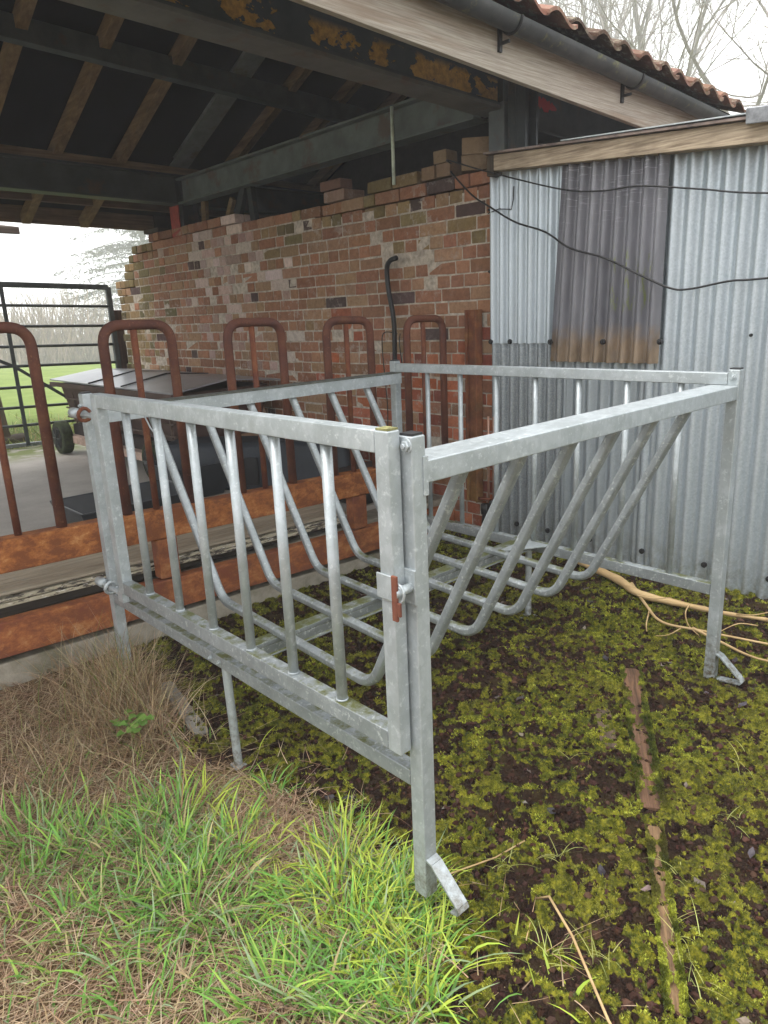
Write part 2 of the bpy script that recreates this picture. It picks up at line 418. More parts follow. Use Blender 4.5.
tag(mo, 'yellow green moss cushions growing over the yard soil', 'moss', kind='stuff')

def lump(m, x, y, z, r, flat=.6):
    import itertools
    ph = (1+5**.5)/2
    V = [(-1,ph,0),(1,ph,0),(-1,-ph,0),(1,-ph,0),(0,-1,ph),(0,1,ph),(0,-1,-ph),(0,1,-ph),(ph,0,-1),(ph,0,1),(-ph,0,-1),(-ph,0,1)]
    F = [(0,11,5),(0,5,1),(0,1,7),(0,7,10),(0,10,11),(1,5,9),(5,11,4),(11,10,2),(10,7,6),(7,1,8),(3,9,4),(3,4,2),(3,2,6),(3,6,8),(3,8,9),(4,9,5),(2,4,11),(6,2,10),(8,6,7),(9,8,1)]
    k = r/1.9; ca, sa = math.cos(x*977), math.sin(x*977); sx = random.uniform(.7,1.4)
    out = []
    for v in V:
        q = k*random.uniform(.45,1.45); a, b = v[0]*q*sx, v[1]*q; out.append((x+a*ca-b*sa, y+a*sa+b*ca, z+v[2]*q*flat))
    m.add(out, F)
CLOD = [(.030,.016,.011),(.055,.028,.020),(.018,.010,.008),(.08,.045,.03),(.042,.022,.017),(.065,.034,.027)]
def clods(name, N, rs, moss, mat, label, cat):
    mb = MB(); cp = np.stack([rng.uniform(-.3, 2.6, N), rng.uniform(-1.2, 2.25, N)], -1)
    cm = moss_mask(cp[:,0][None], cp[:,1][None])[0]; cg = grass_zone(cp[:,0][None], cp[:,1][None])[0]; cz = full_h(cp[:,0][None], cp[:,1][None])[0]; ch = fbm(cp[:,0][None], cp[:,1][None], 7, 3, 91)[0]
    for i in range(N):
        if cg[i] > .6: continue
        if moss and (cm[i] < .4 and random.random() < .85): continue
        if not moss and (cm[i] > .5 and random.random() < .7): continue
        r = random.choice(rs)
        if moss:
            c = random.choice([(.085,.085,.010),(.13,.125,.014),(.18,.165,.018),(.065,.07,.010),(.10,.11,.012)] if ch[i] < .52 else [(.20,.19,.02),(.26,.235,.025),(.15,.17,.02),(.19,.15,.02)])
        else: c = random.choice(CLOD)
        mb.cur = jit(c, .3); lump(mb, cp[i,0], cp[i,1], cz[i] + r*.25, r, .75)
        if moss:
            for k in range(8):
                a = random.uniform(0,6.28); e = random.uniform(.1,1.3); L = random.uniform(.004,.009); w = random.uniform(.0014,.0026)
                n_ = Vector((math.cos(a)*math.sin(e), math.sin(a)*math.sin(e), math.cos(e))); b_ = Vector((cp[i,0],cp[i,1],cz[i]+r*.25)) + Vector((n_.x,n_.y,n_.z*.75))*r*.9
                t_ = Vector((-math.sin(a),math.cos(a),0))*w; q = b_ + n_*L
                mb.cur = jit(tuple(x*1.35 for x in c), .3); mb.add([b_-t_, b_+t_, q], [(0,1,2)])
    return tag(mb.build(name, mat, color=True, smooth=False), label, cat, kind='stuff')
clods('soil_crumbs', 32000, [.003,.005,.006,.008,.011], False, m_tint('peat_crumb', .95, 260, .003, .6, .05), 'dark brown loose soil crumbs scattered among the moss', 'soil crumbs')

# leaves and bits of debris
mb = MB()
for i in range(110):
    x, y = random.uniform(.1,2.6), random.uniform(-1.1,2.2); z0 = gz1(x,y)+.004; a = random.uniform(0,6.28); L = random.uniform(.010,.028); w = L*random.uniform(.3,.6)
    mb.cur = jit(random.choice([(.06,.05,.055),(.13,.10,.09),(.20,.16,.13),(.035,.03,.035)]), .3)
    ca, sa = math.cos(a), math.sin(a); q = lambda u, v, h: (x+ca*u-sa*v, y+sa*u+ca*v, z0+h)
    mb.add([q(-L,0,0),q(-L*.3,w,.006),q(L*.5,w*.8,.004),q(L,0,.010),q(L*.5,-w*.8,.003),q(-L*.3,-w,.008),q(0,0,.001)], [(0,6,1),(1,6,2),(2,6,3),(3,6,4),(4,6,5),(5,6,0)])
tag(mb.build('leaf_litter', m_tint('dead_leaf', .6, 90, .0005, .3, .35), color=True), 'dead grey leaves and flakes scattered on the moss', 'leaf litter', kind='stuff')
# sparse pale grass seedlings in the moss
sd = []
for (cx, cy, n) in [(.30,-.02,14),(.42,-.52,12),(.20,-.42,12),(.62,-.42,10),(.45,-.12,10),(.95,-.45,8),(.3,-.62,12),(.12,-.3,14),(.9,.1,5),(1.3,-.35,6),(.15,.5,10)]:
    for k in range(n): sd.append((random.gauss(cx,.02), random.gauss(cy,.02)))
sdz = hz_many(sd)
def place(i): return (sd[i][0], sd[i][1], sdz[i], random.uniform(0,6.28), random.uniform(.05,.12), random.uniform(.0018,.003), random.uniform(.3,1.1), random.uniform(.4,1.6), jit((.40,.42,.14),.3))
tag(blades('grass_seedlings', len(sd), place, M_BLADE, 5), 'thin pale grass shoots dotted over the mossy ground', 'grass shoots', kind='stuff')

# ------------------------------------------------------------------ wood, branch, stick on the ground
M_PLANK = m_wood('rotten_wood', (.025,.014,.009), (.22,.12,.07), 0, 1.4, obj=True)
def plank(a, b, w, th, name, label, mat):
    A, B = Vector((*a,0)), Vector((*b,0)); d = B-A; L = d.length; d.normalize(); r = Vector((-d.y,d.x,0)); n = int(L/.02); vs = []; fs = []
    for i in range(n+1):
        p = A + d*L*i/n; zz = base_h(np.array([[p.x]]), np.array([[p.y]]))[0,0] + th
        wl = w*(.5 + .12*(noise.noise(Vector((i*.23,w*50,0))))); wr = w*(.5 + .14*(noise.noise(Vector((i*.31,7,w*40)))))
        e = 1 if 0 < i < n else .7
        tpr = 1 - .35*i/n*(w < .06); wl *= tpr; wr *= tpr
        zz += .010*noise.noise(Vector((i*.11, w*90, 3)))
        for (s_, h) in ((-wl*e,-.03),(-wl*e,-.001),(-wl*.6,.0015*random.random()),(0,.003*random.random()-.001),(wr*.6,.001),(wr*e,-.002),(wr*e,-.03)):
            vs.append((L*i/n, s_, zz+h))
    for i in range(n):
        for j in range(6): k = i*7+j; fs.append((k,k+1,k+8,k+7))
    fs += [tuple(range(7)), tuple(n*7+j for j in range(7))[::-1]]
    m = MB(); m.add(vs, fs); o = m.build(name, mat); o.location = (A.x,A.y,0); o.rotation_euler = (0,0,math.atan2(d.y,d.x)); return tag(o, label, 'plank')
plank((1.65,.30), (.84,-.225), .075, .050, 'rotten_plank', 'rotten brown plank sunk in the moss pointing to the right foot of the feeder', M_PLANK)
plank((.76,-.27), (.19,-.62), .046, .048, 'rotten_plank', 'split orange brown plank end half buried in moss at the bottom edge', m_wood('split_wood', (.07,.04,.025), (.42,.26,.13), 0, 1.4, obj=True))
plank((1.28,.22), (1.06,.06), .06, .045, 'rotten_plank', 'short dark plank piece nearly covered by moss beside the longer rotten plank', m_wood('dark_wood', (.05,.035,.025), (.15,.10,.07), 0, obj=True))
plank((.10,1.74), (.02,1.26), .06, .05, 'timber_batten', 'grey weathered batten lying in the dry grass by the feeder leg', m_wood('grey_wood', (.16,.15,.13), (.34,.32,.28), 0, obj=True))

M_BR = m_wood('peeled_branch', (.34,.22,.10), (.58,.42,.22), 1, .5)
m = MB()
def ground_path(pts, h=.0):
    P = [Vector(p) for p in pts]; out = []
    for i in range(len(P)-1):
        for k in range(6):
            t_ = k/6; a_ = P[max(i-1,0)]; b_ = P[i]; c_ = P[i+1]; d_ = P[min(i+2,len(P)-1)]
            out.append(.5*((2*b_)+(c_-a_)*t_+(2*a_-5*b_+4*c_-d_)*t_*t_+(3*b_-a_-3*c_+d_)*t_**3))
    out.append(P[-1]); return [Vector((p.x,p.y,p.z+h)) for p in out]
main = ground_path([(2.56,1.25,.12),(2.50,1.05,.11),(2.42,.80,.10),(2.33,.62,.09),(2.34,.40,.09),(2.35,.15,.10),(2.37,-.1,.12),(2.40,-.5,.12),(2.42,-.9,.12)])
m.tube(main, 1, 9, [.016 + .008*math.sin(i*.13) + .002*math.sin(i*1.7) for i in range(len(main))])
for pts, r in (([(2.42,.72,.10),(2.26,.55,.07),(2.15,.40,.05),(2.16,.2,.06),(2.2,-.1,.07),(2.25,-.35,.08)], .009), ([(2.16,.25,.06),(2.12,.1,.05),(2.06,-.1,.05),(2.1,-.3,.07)], .008),
               ([(2.34,.35,.1),(2.25,.33,.09),(2.18,.28,.06),(2.12,.2,.05)], .004), ([(2.25,.52,.06),(2.10,.46,.04),(2.03,.42,.035)], .0045), ([(2.36,-.02,.12),(2.27,-.08,.12),(2.15,-.12,.06),(2.08,-.13,.05)], .006),
               ([(2.3,.62,.09),(2.25,.5,.12),(2.28,.42,.14)], .004), ([(2.35,.12,.11),(2.30,.02,.15),(2.36,-.08,.19)], .004), ([(2.14,.3,.05),(2.05,.32,.04),(2.0,.36,.04)], .0035), ([(2.3,0,.1),(2.22,.06,.12),(2.16,.12,.08)], .0035)):
    p = ground_path(pts); m.tube(p, 1, 7, [r*(1-.6*i/len(p)) for i in range(len(p))])
tag(m.build('fallen_branch', M_BR, smooth=True), 'peeled pale branch with twigs lying along the foot of the corrugated wall', 'branch')
m = MB(); m.tube([(.23,-.20,.05),(.215,-.25,.10),(.14,-.37,.11),(.02,-.54,.09),(-.02,-.62,.08)], .0035, 6)
tag(m.build('dry_stalk', M_BR, smooth=True), 'bent straw coloured stalk standing from the moss near the bottom edge', 'stalk')
m = MB(); m.tube([(.06,.08,.03),(.3,.0,.02),(.42,-.02,.02)], .0025, 6)
tag(m.build('dry_stalk', M_BR, smooth=True), 'thin grey twig lying just right of the front corner post', 'stalk')
# weed
t_ = empty('leafy_weed', (-.2,1.42,.05), 'small round leaved green weed beside the dry grass clump', 'weed')
m = MB(); mc = (.16,.30,.06)
for i in range(16):
    a = i*2.4; r = .012+.0025*i; h = .03+.005*(i%6); L = .026; m.cur = jit(mc,.25)
    cx, cy, cz_ = -.2+math.cos(a)*r*1.5, 1.42+math.sin(a)*r*1.5, .07+h
    pts = [(cx+math.cos(a+b)*L*q, cy+math.sin(a+b)*L*q, cz_+.006*math.sin(b*2)) for b, q in ((0,1),(.8,.8),(1.6,.7),(2.5,.7),(3.14,.3),(3.8,.7),(4.7,.7),(5.5,.8))]
    m.add(pts+[(cx,cy,cz_-.004)], [(j,(j+1)%8,8) for j in range(8)])
m.build('leaf', M_BLADE, t_, color=True, smooth=True)
m = MB()
for i in range(5): m.tube([(-.2,1.42,.04),(-.2+.02*math.cos(i*1.3),1.42+.02*math.sin(i*1.3),.08+.01*i)], .0018, 5)
m.build('stem', m_plain('weed_stem', (.15,.25,.06)), t_)

# ------------------------------------------------------------------ FEEDER
p = .046; LX, LY, H = 1.87, 2.0, 1.35; X0, Y0 = LX-p, LY-p
F = empty('cattle_feeder', (0,0,0), 'galvanised square cattle feeder with a barred gate and sloping hay rack bars', 'cattle feeder')
M_CAP = m_plain('dark_plastic_cap', (.03,.03,.032), .5)
def post(x0, y0, foot, h=H, zf=0.):
    o = MB().box(x0, x0+p, y0, y0+p, zf, h).build('corner_post', GALV, F, bevel=.004)
    # local part: cap and bent strap foot
    MB().box(x0+.004, x0+p-.004, y0+.004, y0+p-.004, h+.0005, h+.006).build('end_cap', M_CAP, o)
    if foot:
        fr = zf > 0; s = -1 if y0 < 1 else 1; ye = y0 if s < 0 else y0+p
        q = [(ye,.125),(ye+s*.018,.118),(ye+s*.108,.036),(ye+s*.114,.026),(ye+s*.108,.018),(ye-s*.02,.004)]
        m = MB(); w0, w1 = x0+.003, x0+p-.003; th = .006; q = [(a_, b_+zf) for a_, b_ in (q[:5] + [(ye+s*.085,.012)] if fr else q)]
        for i in range(len(q)-1):
            (ya,za),(yb,zb) = q[i], q[i+1]; d = math.hypot(yb-ya,zb-za); ny_, nz_ = -(zb-za)/d*th/2, (yb-ya)/d*th/2
            m.hexa([(w0,ya-ny_,za-nz_),(w1,ya-ny_,za-nz_),(w1,yb-ny_,zb-nz_),(w0,yb-ny_,zb-nz_),(w0,ya+ny_,za+nz_),(w1,ya+ny_,za+nz_),(w1,yb+ny_,zb+nz_),(w0,yb+ny_,zb+nz_)])
        m.build('foot', GALV, o)
    return o
pB = post(0, 0, True, zf=.07); pA = post(0, Y0, True); pC = post(X0, 0, True); pD = post(X0, Y0, True)
def bolt(x, y, z, ax, parent, r=.012, mat=None):
    d = {'x':(-1,0,0),'y':(0,-1,0)}[ax]; m = MB(); a = Vector((x,y,z)); dv = Vector(d)
    m.tube([a, a+dv*.002], r*1.15, 14); m.tube([a+dv*.002, a+dv*.009], r*.8, 6); m.tube([a+dv*.009, a+dv*.014], r*.42, 8)
    return m.build('bolt', mat or GALV, parent, bevel=.001)
bolt(-.0005, .016, H-.022, 'x', pB, .016); bolt(X0-.0005, .023, H-.03, 'x', pC); bolt(-.0005, .023+Y0, H-.05, 'x', pA)
# rails
MB().box(p+.001, X0-.001, .001, .112, 1.232, 1.288).build('top_rail', GALV, F, bevel=.004)
MB().box(p-.012, p+.004, -.004, .058, 1.205, 1.30).build('bracket', GALV, F, bevel=.001)
o = MB().box(p+.001, X0-.001, 1.90, 1.907, 1.225, 1.2825).build('top_rail', GALV, F)
MB().box(p+.001, X0-.001, 1.898, 1.985, 1.283, 1.289).build('top_face', m_plain('dirty_zinc_top', (.10,.105,.09), .8, .2, .4, 20), o)
MB().box(X0+.002, X0+p-.002, p+.001, Y0-.001, 1.288, 1.336).build('top_rail', GALV, F, bevel=.003)
MB().box(X0+.002, X0+p-.002, p+.001, Y0-.001, .392, .442).build('bottom_rail', GALVH, F, bevel=.003)
MB().box(.001, p-.001, p+.001, Y0-.001, .408, .455).build('bottom_rail', GALVH, F, bevel=.003)
# bolts along the lower rail
for y in (1.02, 1.08): bolt(-.0005, y, .432, 'x', F, .010)
# legs mid side
MB().tube([(.022,1.005,0),(.022,1.02,.407)], .016, 12).box(-.001,.045,.98,1.03,.0,.006).build('leg', GALV, F, smooth=False, bevel=.001)
MB().tube([(LX-.02,1.01,0),(LX-.02,1.01,.391)], .017, 12).box(LX-.06,LX+.02,.97,1.05,.0,.006).build('leg', GALV, F, bevel=.001)
# centre rails
MB().box(p+.001, X0-.001, 1.01, 1.07, .428, .446).box(p+.001, X0-.001, 1.01, 1.022, .39, .427).box(p+.001, X0-.001, .925,.94,.428,.436).build('centre_rail', GALVM, F, bevel=.002)
m = MB(); m.hexa([(X0-.26,1.00,.447),(X0-.01,.84,.447),(X0-.01,1.00,.447),(X0-.02,1.005,.447),(X0-.26,1.00,.452),(X0-.01,.84,.452),(X0-.01,1.00,.452),(X0-.02,1.005,.452)])
m.build('gusset_plate', GALV, F)
# rack bars (one bent bar each, from rail down across the floor and up the other side)
def sq(r): return [(r,r*.55),(r*.55,r),(-r*.55,r),(-r,r*.55),(-r,-r*.55),(-r*.55,-r),(r*.55,-r),(r,-r*.55)]
for i in range(6):
    xa = .235+.254*i; xb = .29+.257*i
    path = arc_path([(xa,.05,1.236),(xa,.45,.458),(xb,1.475,.458),(xb,1.935,1.224)], .12, 9)
    MB().sweep(path, sq(.0175), up=(1,0,0)).build('rack_bar', GALVH, F, smooth=False, bevel=.003)
# far side bars
for i in range(7): MB().tube([(X0+.023, 1.715-.2455*i, .443),(X0+.023, 1.715-.2455*i, 1.287)], .0135, 12).build('side_bar', GALV, F, smooth=True)
# gate
G = MB().box(-.046,-.006,.030,.076,.528,1.366).build('gate', GALV, F, bevel=.004)
MB().box(-.046,-.001,1.70,1.752,.528,1.366).build('stile', GALV, G, bevel=.004)
MB().box(-.046,-.001,.0765,1.6995,1.312,1.366).build('rail', GALV, G, bevel=.003)
MB().box(-.046,-.001,.0765,1.6995,.53,.582).build('rail', GALVH, G, bevel=.003)
for y in (1.485,1.235,.99,.752,.517,.286): MB().tube([(-.023,y,.5825),(-.023,y,.587)], .0178, 14).tube([(-.023,y,.5871),(-.023,y,1.3115)], .0155, 14).build('bar', GALV, G, smooth=True)
MB().box(-.043,-.009,.033,.073,1.3665,1.371).build('end_cap', m_plain('mossy_cap', (.25,.24,.10), .9, 0, .6, 60), G)
for z0 in (1.27,.50):
    m = MB().tube([(-.02,1.76,z0),(-.02,2.06,z0)], .011, 10).box(-.034,-.006,1.7525,1.80,z0-.03,z0+.02)
    h = m.build('hinge', GALV, F, bevel=.001)
    ring = [(-.02+.026*math.cos(a*.5236), 1.905+.004*math.sin(a), z0+.026*math.sin(a*.5236)) for a in range(13)]
    MB().tube(ring, .008, 8).build('eye', RUSTM if z0 > 1 else GALV, h, smooth=True)
    MB().tube([(-.02,1.975,z0),(-.02,2.035,z0)], .022, 10).build('nut', GALV, h, smooth=True)
# latch
L_ = MB().box(-.052,-.0465,.022,.085,.955,1.02).box(-.008,-.0005,-.004,.04,.94,1.03).build('latch', GALV, F, bevel=.003)
MB().tube([(-.065,.008,.985),(-.002,.012,.985)], .012, 12).build('latch_pin', GALV, L_, smooth=True)
MB().box(-.066,-.0585,.0,.018,.915,1.03).box(-.066,-.0585,-.010,.000,.93,.965).build('latch_bar', m_rust('latch_rust', .2, (.15,.05,.04)), L_, bevel=.002)
ring = [(-.056, .004+.02*math.cos(a*.5236), .985+.024*math.sin(a*.5236)) for a in range(13)]
MB().tube(ring, .0035, 6).build('ring', GALV, L_, smooth=True)
# wire loop hanging on the gate
MB().tube([(.05,1.50,1.30),(.06,1.47,1.24),(.06,1.42,1.21),(.055,1.38,1.22)], .003, 6).build('wire_hook', GALV, F, smooth=True)

# ------------------------------------------------------------------ FEED BARRIER
B = empty('feed_barrier', (0,2.3,0), 'rusty tubular feed barrier with five hooped head bays on the concrete kerb', 'feed barrier')
sx = -.032
MB().boxs(-2.6,2.66,2.245,2.335,.575,.728,sx,0,-.33).build('rail', RUSTO, B, bevel=.008)
MB().boxs(-2.6,2.66,2.25,2.33,.182,.350,sx,0,-.39).build('rail', m_rust('rusty_lower_rail', .75, (.20,.055,.035), True), B, bevel=.008)
for x in (.375, 1.70): MB().boxs(x,x+.11,2.252,2.328,.358,.572,sx,0,-.33).build('upright', m_rust('rusty_upright', .6, (.20,.055,.035)), B, bevel=.004)
rt = lambda x: .726 + sx*(x+.33); ht = lambda x: 1.63 - .022*x
for i in range(-2, 5):
    x0 = .258+.668*i; x1 = x0+.348
    path = arc_path([(x0,2.29,rt(x0)-.01),(x0,2.29,ht(x0)),(x1,2.29,ht(x1)),(x1,2.29,rt(x1)-.01)], .095, 8)
    h = MB().tube(path, .0245, 14).build('hoop', RUST, B, smooth=True)
    xm = x0+.155
    MB().tube([(xm,2.29,rt(xm)-.01),(xm,2.29,ht(xm)-.022)], .0165, 10).build('middle_bar', RUSTM, h, smooth=True)

# kerb, slab
M_CONC = NT('concrete'); tt = M_CONC
n1 = tt.noise(9,7,.7); n2 = tt.noise(90,4,.7)
cc = tt.ramp(n1, [(.3,(.19,.17,.13)),(.7,(.38,.345,.28))]); cc = tt.mix(tt.val(n2,.55,.7,0,.5), cc, (.36,.33,.28))
cc = tt.mix(tt.val(tt.noise(3,5,.6),.56,.7,0,.6), cc, (.10,.10,.04)); tt.bump(n2, .004, .9); M_CONC = tt.set(cc, .9, 0, .2)
tt = NT('floor_concrete'); n1 = tt.noise(2.5,6,.65); n2 = tt.noise(60,4,.7)
cc = tt.ramp(n1, [(.3,(.34,.31,.28)),(.7,(.48,.45,.41))]); cc = tt.mix(tt.val(n2,.5,.7,0,.4), cc, (.55,.52,.48))
yy = tt.sep()[1]; cc = tt.mix(tt.math('MULTIPLY', tt.val(yy,6.7,7.3), tt.val(tt.noise(6,4),.35,.5)), cc, (.14,.17,.05))
tt.bump(n2, .003, .8); M_FLOOR = tt.set(cc, .75, 0, .3)
tag(MB().boxs(-9,2.70,2.268,2.40,-.5,.150,-.032,0,-.39).box(-9,2.752,2.401,2.60,-.1,.27).build('concrete_kerb', M_CONC, bevel=.008), kind='structure')
tag(MB().box(-9,2.752,2.601,7.75,-.1,.30).build('shed_floor', M_FLOOR), kind='structure')

# corrugated sheet laid behind the barrier
t = NT('fibre_cement'); s_ = t.sep(); g = t.noise(1,5,.6,t.pos((3,60,60)))
c = t.ramp(g, [(.3,(.36,.30,.22)),(.7,(.58,.50,.38))]); c = t.mix(t.val(t.noise(10,5,.7),.6,.7,0,.7), c, (.42,.40,.34)); t.bump(t.noise(80,4),.002,.8)
M_FC = t.set(c, .85, 0, .2)
FS = empty('roofing_sheet', (.3,2.6,.44), 'old ribbed cement roofing sheet lying behind the rusty barrier', 'roofing sheet')
m = MB(); ny_ = 60; xs_ = [-2.4, -1, 0, .6, 1.2, 1.74]
vs = []
for x in xs_:
    for j in range(ny_+1):
        y = 2.355+.60*j/ny_; vs.append((x, y, .432 + .006*math.sin(2*math.pi*j/6.) + .02*(y-2.355) - .032*x))
m.add(vs, [(i*(ny_+1)+j, (i+1)*(ny_+1)+j, (i+1)*(ny_+1)+j+1, i*(ny_+1)+j+1) for i in range(len(xs_)-1) for j in range(ny_)])
m.build('sheet', M_FC, FS, smooth=True, solid=.008)
t = NT('flaking_edge'); c = t.mix(t.val(t.noise(1,5,.7,t.pos((14,50,60))),.5,.56), (.42,.38,.28), (.06,.05,.04)); c = t.mix(t.val(t.noise(1,4,.7,t.pos((20,60,70))),.6,.63), c, (.62,.60,.54))
t.bump(t.noise(60,4),.004,.8); M_FL = t.set(c, .8)
m = MB(); m.boxs(-2.4,1.72,2.350,2.40,.372,.392,-.032).boxs(-2.4,1.72,2.352,2.39,.396,.418,-.032)
m.build('edge_lip', M_FL, FS, bevel=.004)
MB().boxs(-2.4,1.74,2.41,2.9,.312,.37,-.012).build('packing_board', m_wood('packing', (.03,.025,.02),(.08,.065,.05),0), FS)

# ------------------------------------------------------------------ BRICK WALL
XB = 2.75; CH = .0885
M_BRICK = m_tint('brick', .9, 110, .004, .6, .15, white=.55)
M_MORTAR = m_plain('mortar', (.46,.40,.33), .95, 0, .35, 20, .003, .1)
def top_z(y):
    if y < 2.60: return 2.49
    if y < 3.05: return 2.57
    if y < 3.45: return 2.49
    if y < 3.75: return 2.57
    return 2.49 if y < 4.9 else 2.56
def end_y(z): return 6.7 if z > 2.44 else 7.15 if z > 2.36 else 7.35 if z > 2.27 else 7.55 if z > 2.1 else 7.72
def brick_col(y, z):
    r = random.random(); mossy = max(0, (y-6.2)/1.4) + max(0, (z-1.85)*.55)*(y < 4.5)
    wx = math.exp(-((y-5.2)/.9)**2)*math.exp(-((z-1.85)/.65)**2)
    low = max(0, min(1, (1.7-z)/.9))*max(0, min(1, (4-y)/1.5))
    if random.random() < low*.85: c = random.choice([(.36,.11,.055),(.29,.09,.05),(.42,.15,.08),(.24,.075,.05)])
    elif random.random() < mossy: c = random.choice([(.19,.14,.065),(.23,.165,.08),(.15,.12,.06),(.26,.18,.09)])
    elif random.random() < wx*.5: c = random.choice([(.46,.36,.31),(.38,.27,.23),(.33,.22,.18),(.52,.43,.38)])
    elif r < .035: c = (.09,.06,.055)
    elif r < .4: c = (.30,.15,.09)
    elif r < .7: c = (.25,.125,.075)
    else: c = (.30,.185,.11)
    return jit(tuple(x*1.18 for x in c), .16)
W = empty('brick_wall', (XB,4.8,0), 'weathered red brick wall with a ragged broken top at the side of the shed', 'brick wall')
m = MB(); nc = 31
for c_ in range(nc):
    z0 = .09 + c_*CH; y = 1.90 - (c_ % 2)*.06; hdr = (c_ % 3 == 1)
    ye = end_y(z0+.04) - random.uniform(0,.08)
    while y < ye:
        L = .125 if (hdr or (y > 4.4 and random.random() < .5) or random.random() < .22) else .262
        if y + L > ye + .08: L = .125
        if z0 + CH*.6 < top_z(y + L/2) and random.random() > .004:
            jx = random.uniform(-.004,.004); g_ = .0046; m.cur = brick_col(y, z0)
            dz = .004*math.sin(y*.9+c_*.1)
            a_, b_ = max(y,1.90)+g_, y+L-g_
            e = lambda: random.uniform(-.0025,.0025)
            x0 = XB + jx
            if random.random() < .03 and y > 2.4: x0 += .02
            if b_-a_ > .02:
                P = [(x0+e(),a_+e(),z0+g_+e()+dz),(x0+.10,a_,z0+g_+dz),(x0+.10,b_,z0+g_+dz),(x0+e(),b_+e(),z0+g_+e()+dz),(x0+e(),a_+e(),z0+CH-g_+e()+dz),(x0+.10,a_,z0+CH-g_+dz),(x0+.10,b_,z0+CH-g_+dz),(x0+e(),b_+e(),z0+CH-g_+e()+dz)]
                m.hexa(P)
                if z0 + CH*1.6 >= top_z(y+L/2) or y+L > ye-.3:   # thickness of the wall shows at the broken top and end
                    m.box(x0+.108,x0+.215,a_,b_,z0+g_+dz,z0+CH-g_+dz)
        y += L
bw = m.build('bricks', M_BRICK, W, bevel=.006, color=True, seg=2)
m = MB()
for (y0, y1, zt) in [(1.905,2.78,2.36),(2.78,3.8,2.36),(3.8,6.6,2.40),(6.6,7.05,2.32),(7.05,7.25,2.22),(7.25,7.5,2.0),(7.5,7.6,1.9)]:
    m.box(XB+.0045, XB+.212, y0, y1-.001, .02, zt)
m.build('mortar', M_MORTAR, W)
M_LB = m_tint('loose_brick', .9, 110, .003, .4, .2)
def loose(x, y, z, sx_, sy_, sz_, rot, col, label):
    m = MB(); m.cur = col; m.box(-sx_/2,sx_/2,-sy_/2,sy_/2,0,sz_)
    o = m.build('loose_brick', M_LB, bevel=.006, color=True, seg=2); o.location = (x,y,z); o.rotation_euler = (random.uniform(-.02,.02),0,rot)
    return tag(o, label, 'brick', 'loose bricks on top of the broken wall')
loose(2.87,2.20,2.49,.20,.19,.095,.70,(.24,.17,.105),'lower half of the big brick block sitting on the wall beside the steel column')
loose(2.87,2.20,2.586,.195,.185,.10,.72,(.27,.19,.115),'upper half of the big brick block sitting on the wall beside the steel column')
loose(2.83,2.435,2.576,.13,.11,.08,.1,(.26,.19,.12),'small brown loose brick topmost in the pile beside the block')
loose(2.83,2.54,2.488,.13,.13,.084,-.1,(.27,.18,.11),'light brown loose brick at the left of the pile on the wall')
loose(2.83,2.405,2.488,.13,.12,.084,.05,(.25,.17,.11),'squarish brown loose brick directly under the topmost brick of the pile')
loose(2.83,3.60,2.575,.13,.24,.07,.05,(.18,.10,.07),'long dark red loose brick on the wall middle')
loose(2.83,6.72,2.575,.14,.28,.045,.12,(.08,.065,.05),'thin dark tile fragment overhanging the far end of the wall')

# ------------------------------------------------------------------ CORRUGATED LEAN-TO
LT = empty('corrugated_shed', (2.7,.4,0), 'lean-to clad in grey corrugated iron with a weathered timber top board', 'shed')
def corr(name, X, y0, y1, z0, z1, pitch, mat, amp=.018, ph=0., ztop=None, lean=0.):
    n = max(8, int((y1-y0)/pitch*12)); vs = []; rows = [0,.25,.5,.75,1.]
    for k in rows:
        for j in range(n+1):
            y = y0+(y1-lean*k-y0)*j/n; zt = ztop(y) if ztop else z1
            vs.append((X + amp*math.sin(2*math.pi*((y1-y0)*j/n if lean else y)/pitch+ph) + .003*math.sin(y*5), y, z0+(zt-z0)*k))
    m = MB(); m.add(vs, [(r*(n+1)+j, r*(n+1)+j+1, (r+1)*(n+1)+j+1, (r+1)*(n+1)+j) for r in range(len(rows)-1) for j in range(n)])
    return m.build(name, mat, LT, smooth=True, solid=.0016)
def m_corr(name, base, speck):
    t = NT(name)
    n1 = t.noise(1,5,.6,t.pos((6,14,1.2))); n2 = t.vor(110,out='Color'); sp = t.n('ShaderNodeSeparateColor'); t.l(n2, sp.inputs[0]); n3 = t.noise(240,3,.7)
    c = t.mix(t.val(sp.outputs[0],0,1,0,.5*speck+.12), (base*.78,base*.88,base*.95), (base*1.08,base*1.19,base*1.27))
    c = t.mix(t.val(n1,.45,.7,0,.35), c, (base*.72,base*.77,base*.79)); c = t.mix(t.val(n3,.55,.7,0,.35*speck+.05), c, (.62,.65,.64))
    zz = t.sep()[2]; c = t.mix(t.math('MULTIPLY', t.val(zz,.35,.08,0,.6), t.val(t.noise(20,5,.7),.4,.6)), c, (.16,.15,.09))
    t.bump(t.noise(150,3),.0005,.5)
    return t.set(c, .4, .55)
M_C1 = m_corr('corrugated_zinc_clean', .56, .2); M_C2 = m_corr('corrugated_zinc_mottled', .30, 1.5); M_C3 = m_corr('corrugated_zinc', .50, .9)
zb = lambda y: 2.425 - .08*(1.88-y)
ztop = lambda y: zb(y)+.03
corr('wall_sheet', 2.714, 1.36, 1.955, .05, 1.44, .072, M_C2)
corr('wall_sheet', 2.722, .72, 1.405, .05, 1.40, .084, m_corr('corrugated_zinc_lower', .42, .5), ph=2.2)
corr('wall_sheet', 2.698, 1.385, 1.96, 1.40, 2.5, .072, M_C1, ztop=ztop)
corr('wall_sheet', 2.712, -1.6, .85, .05, 2.5, .087, M_C3, ph=1.2, ztop=ztop)
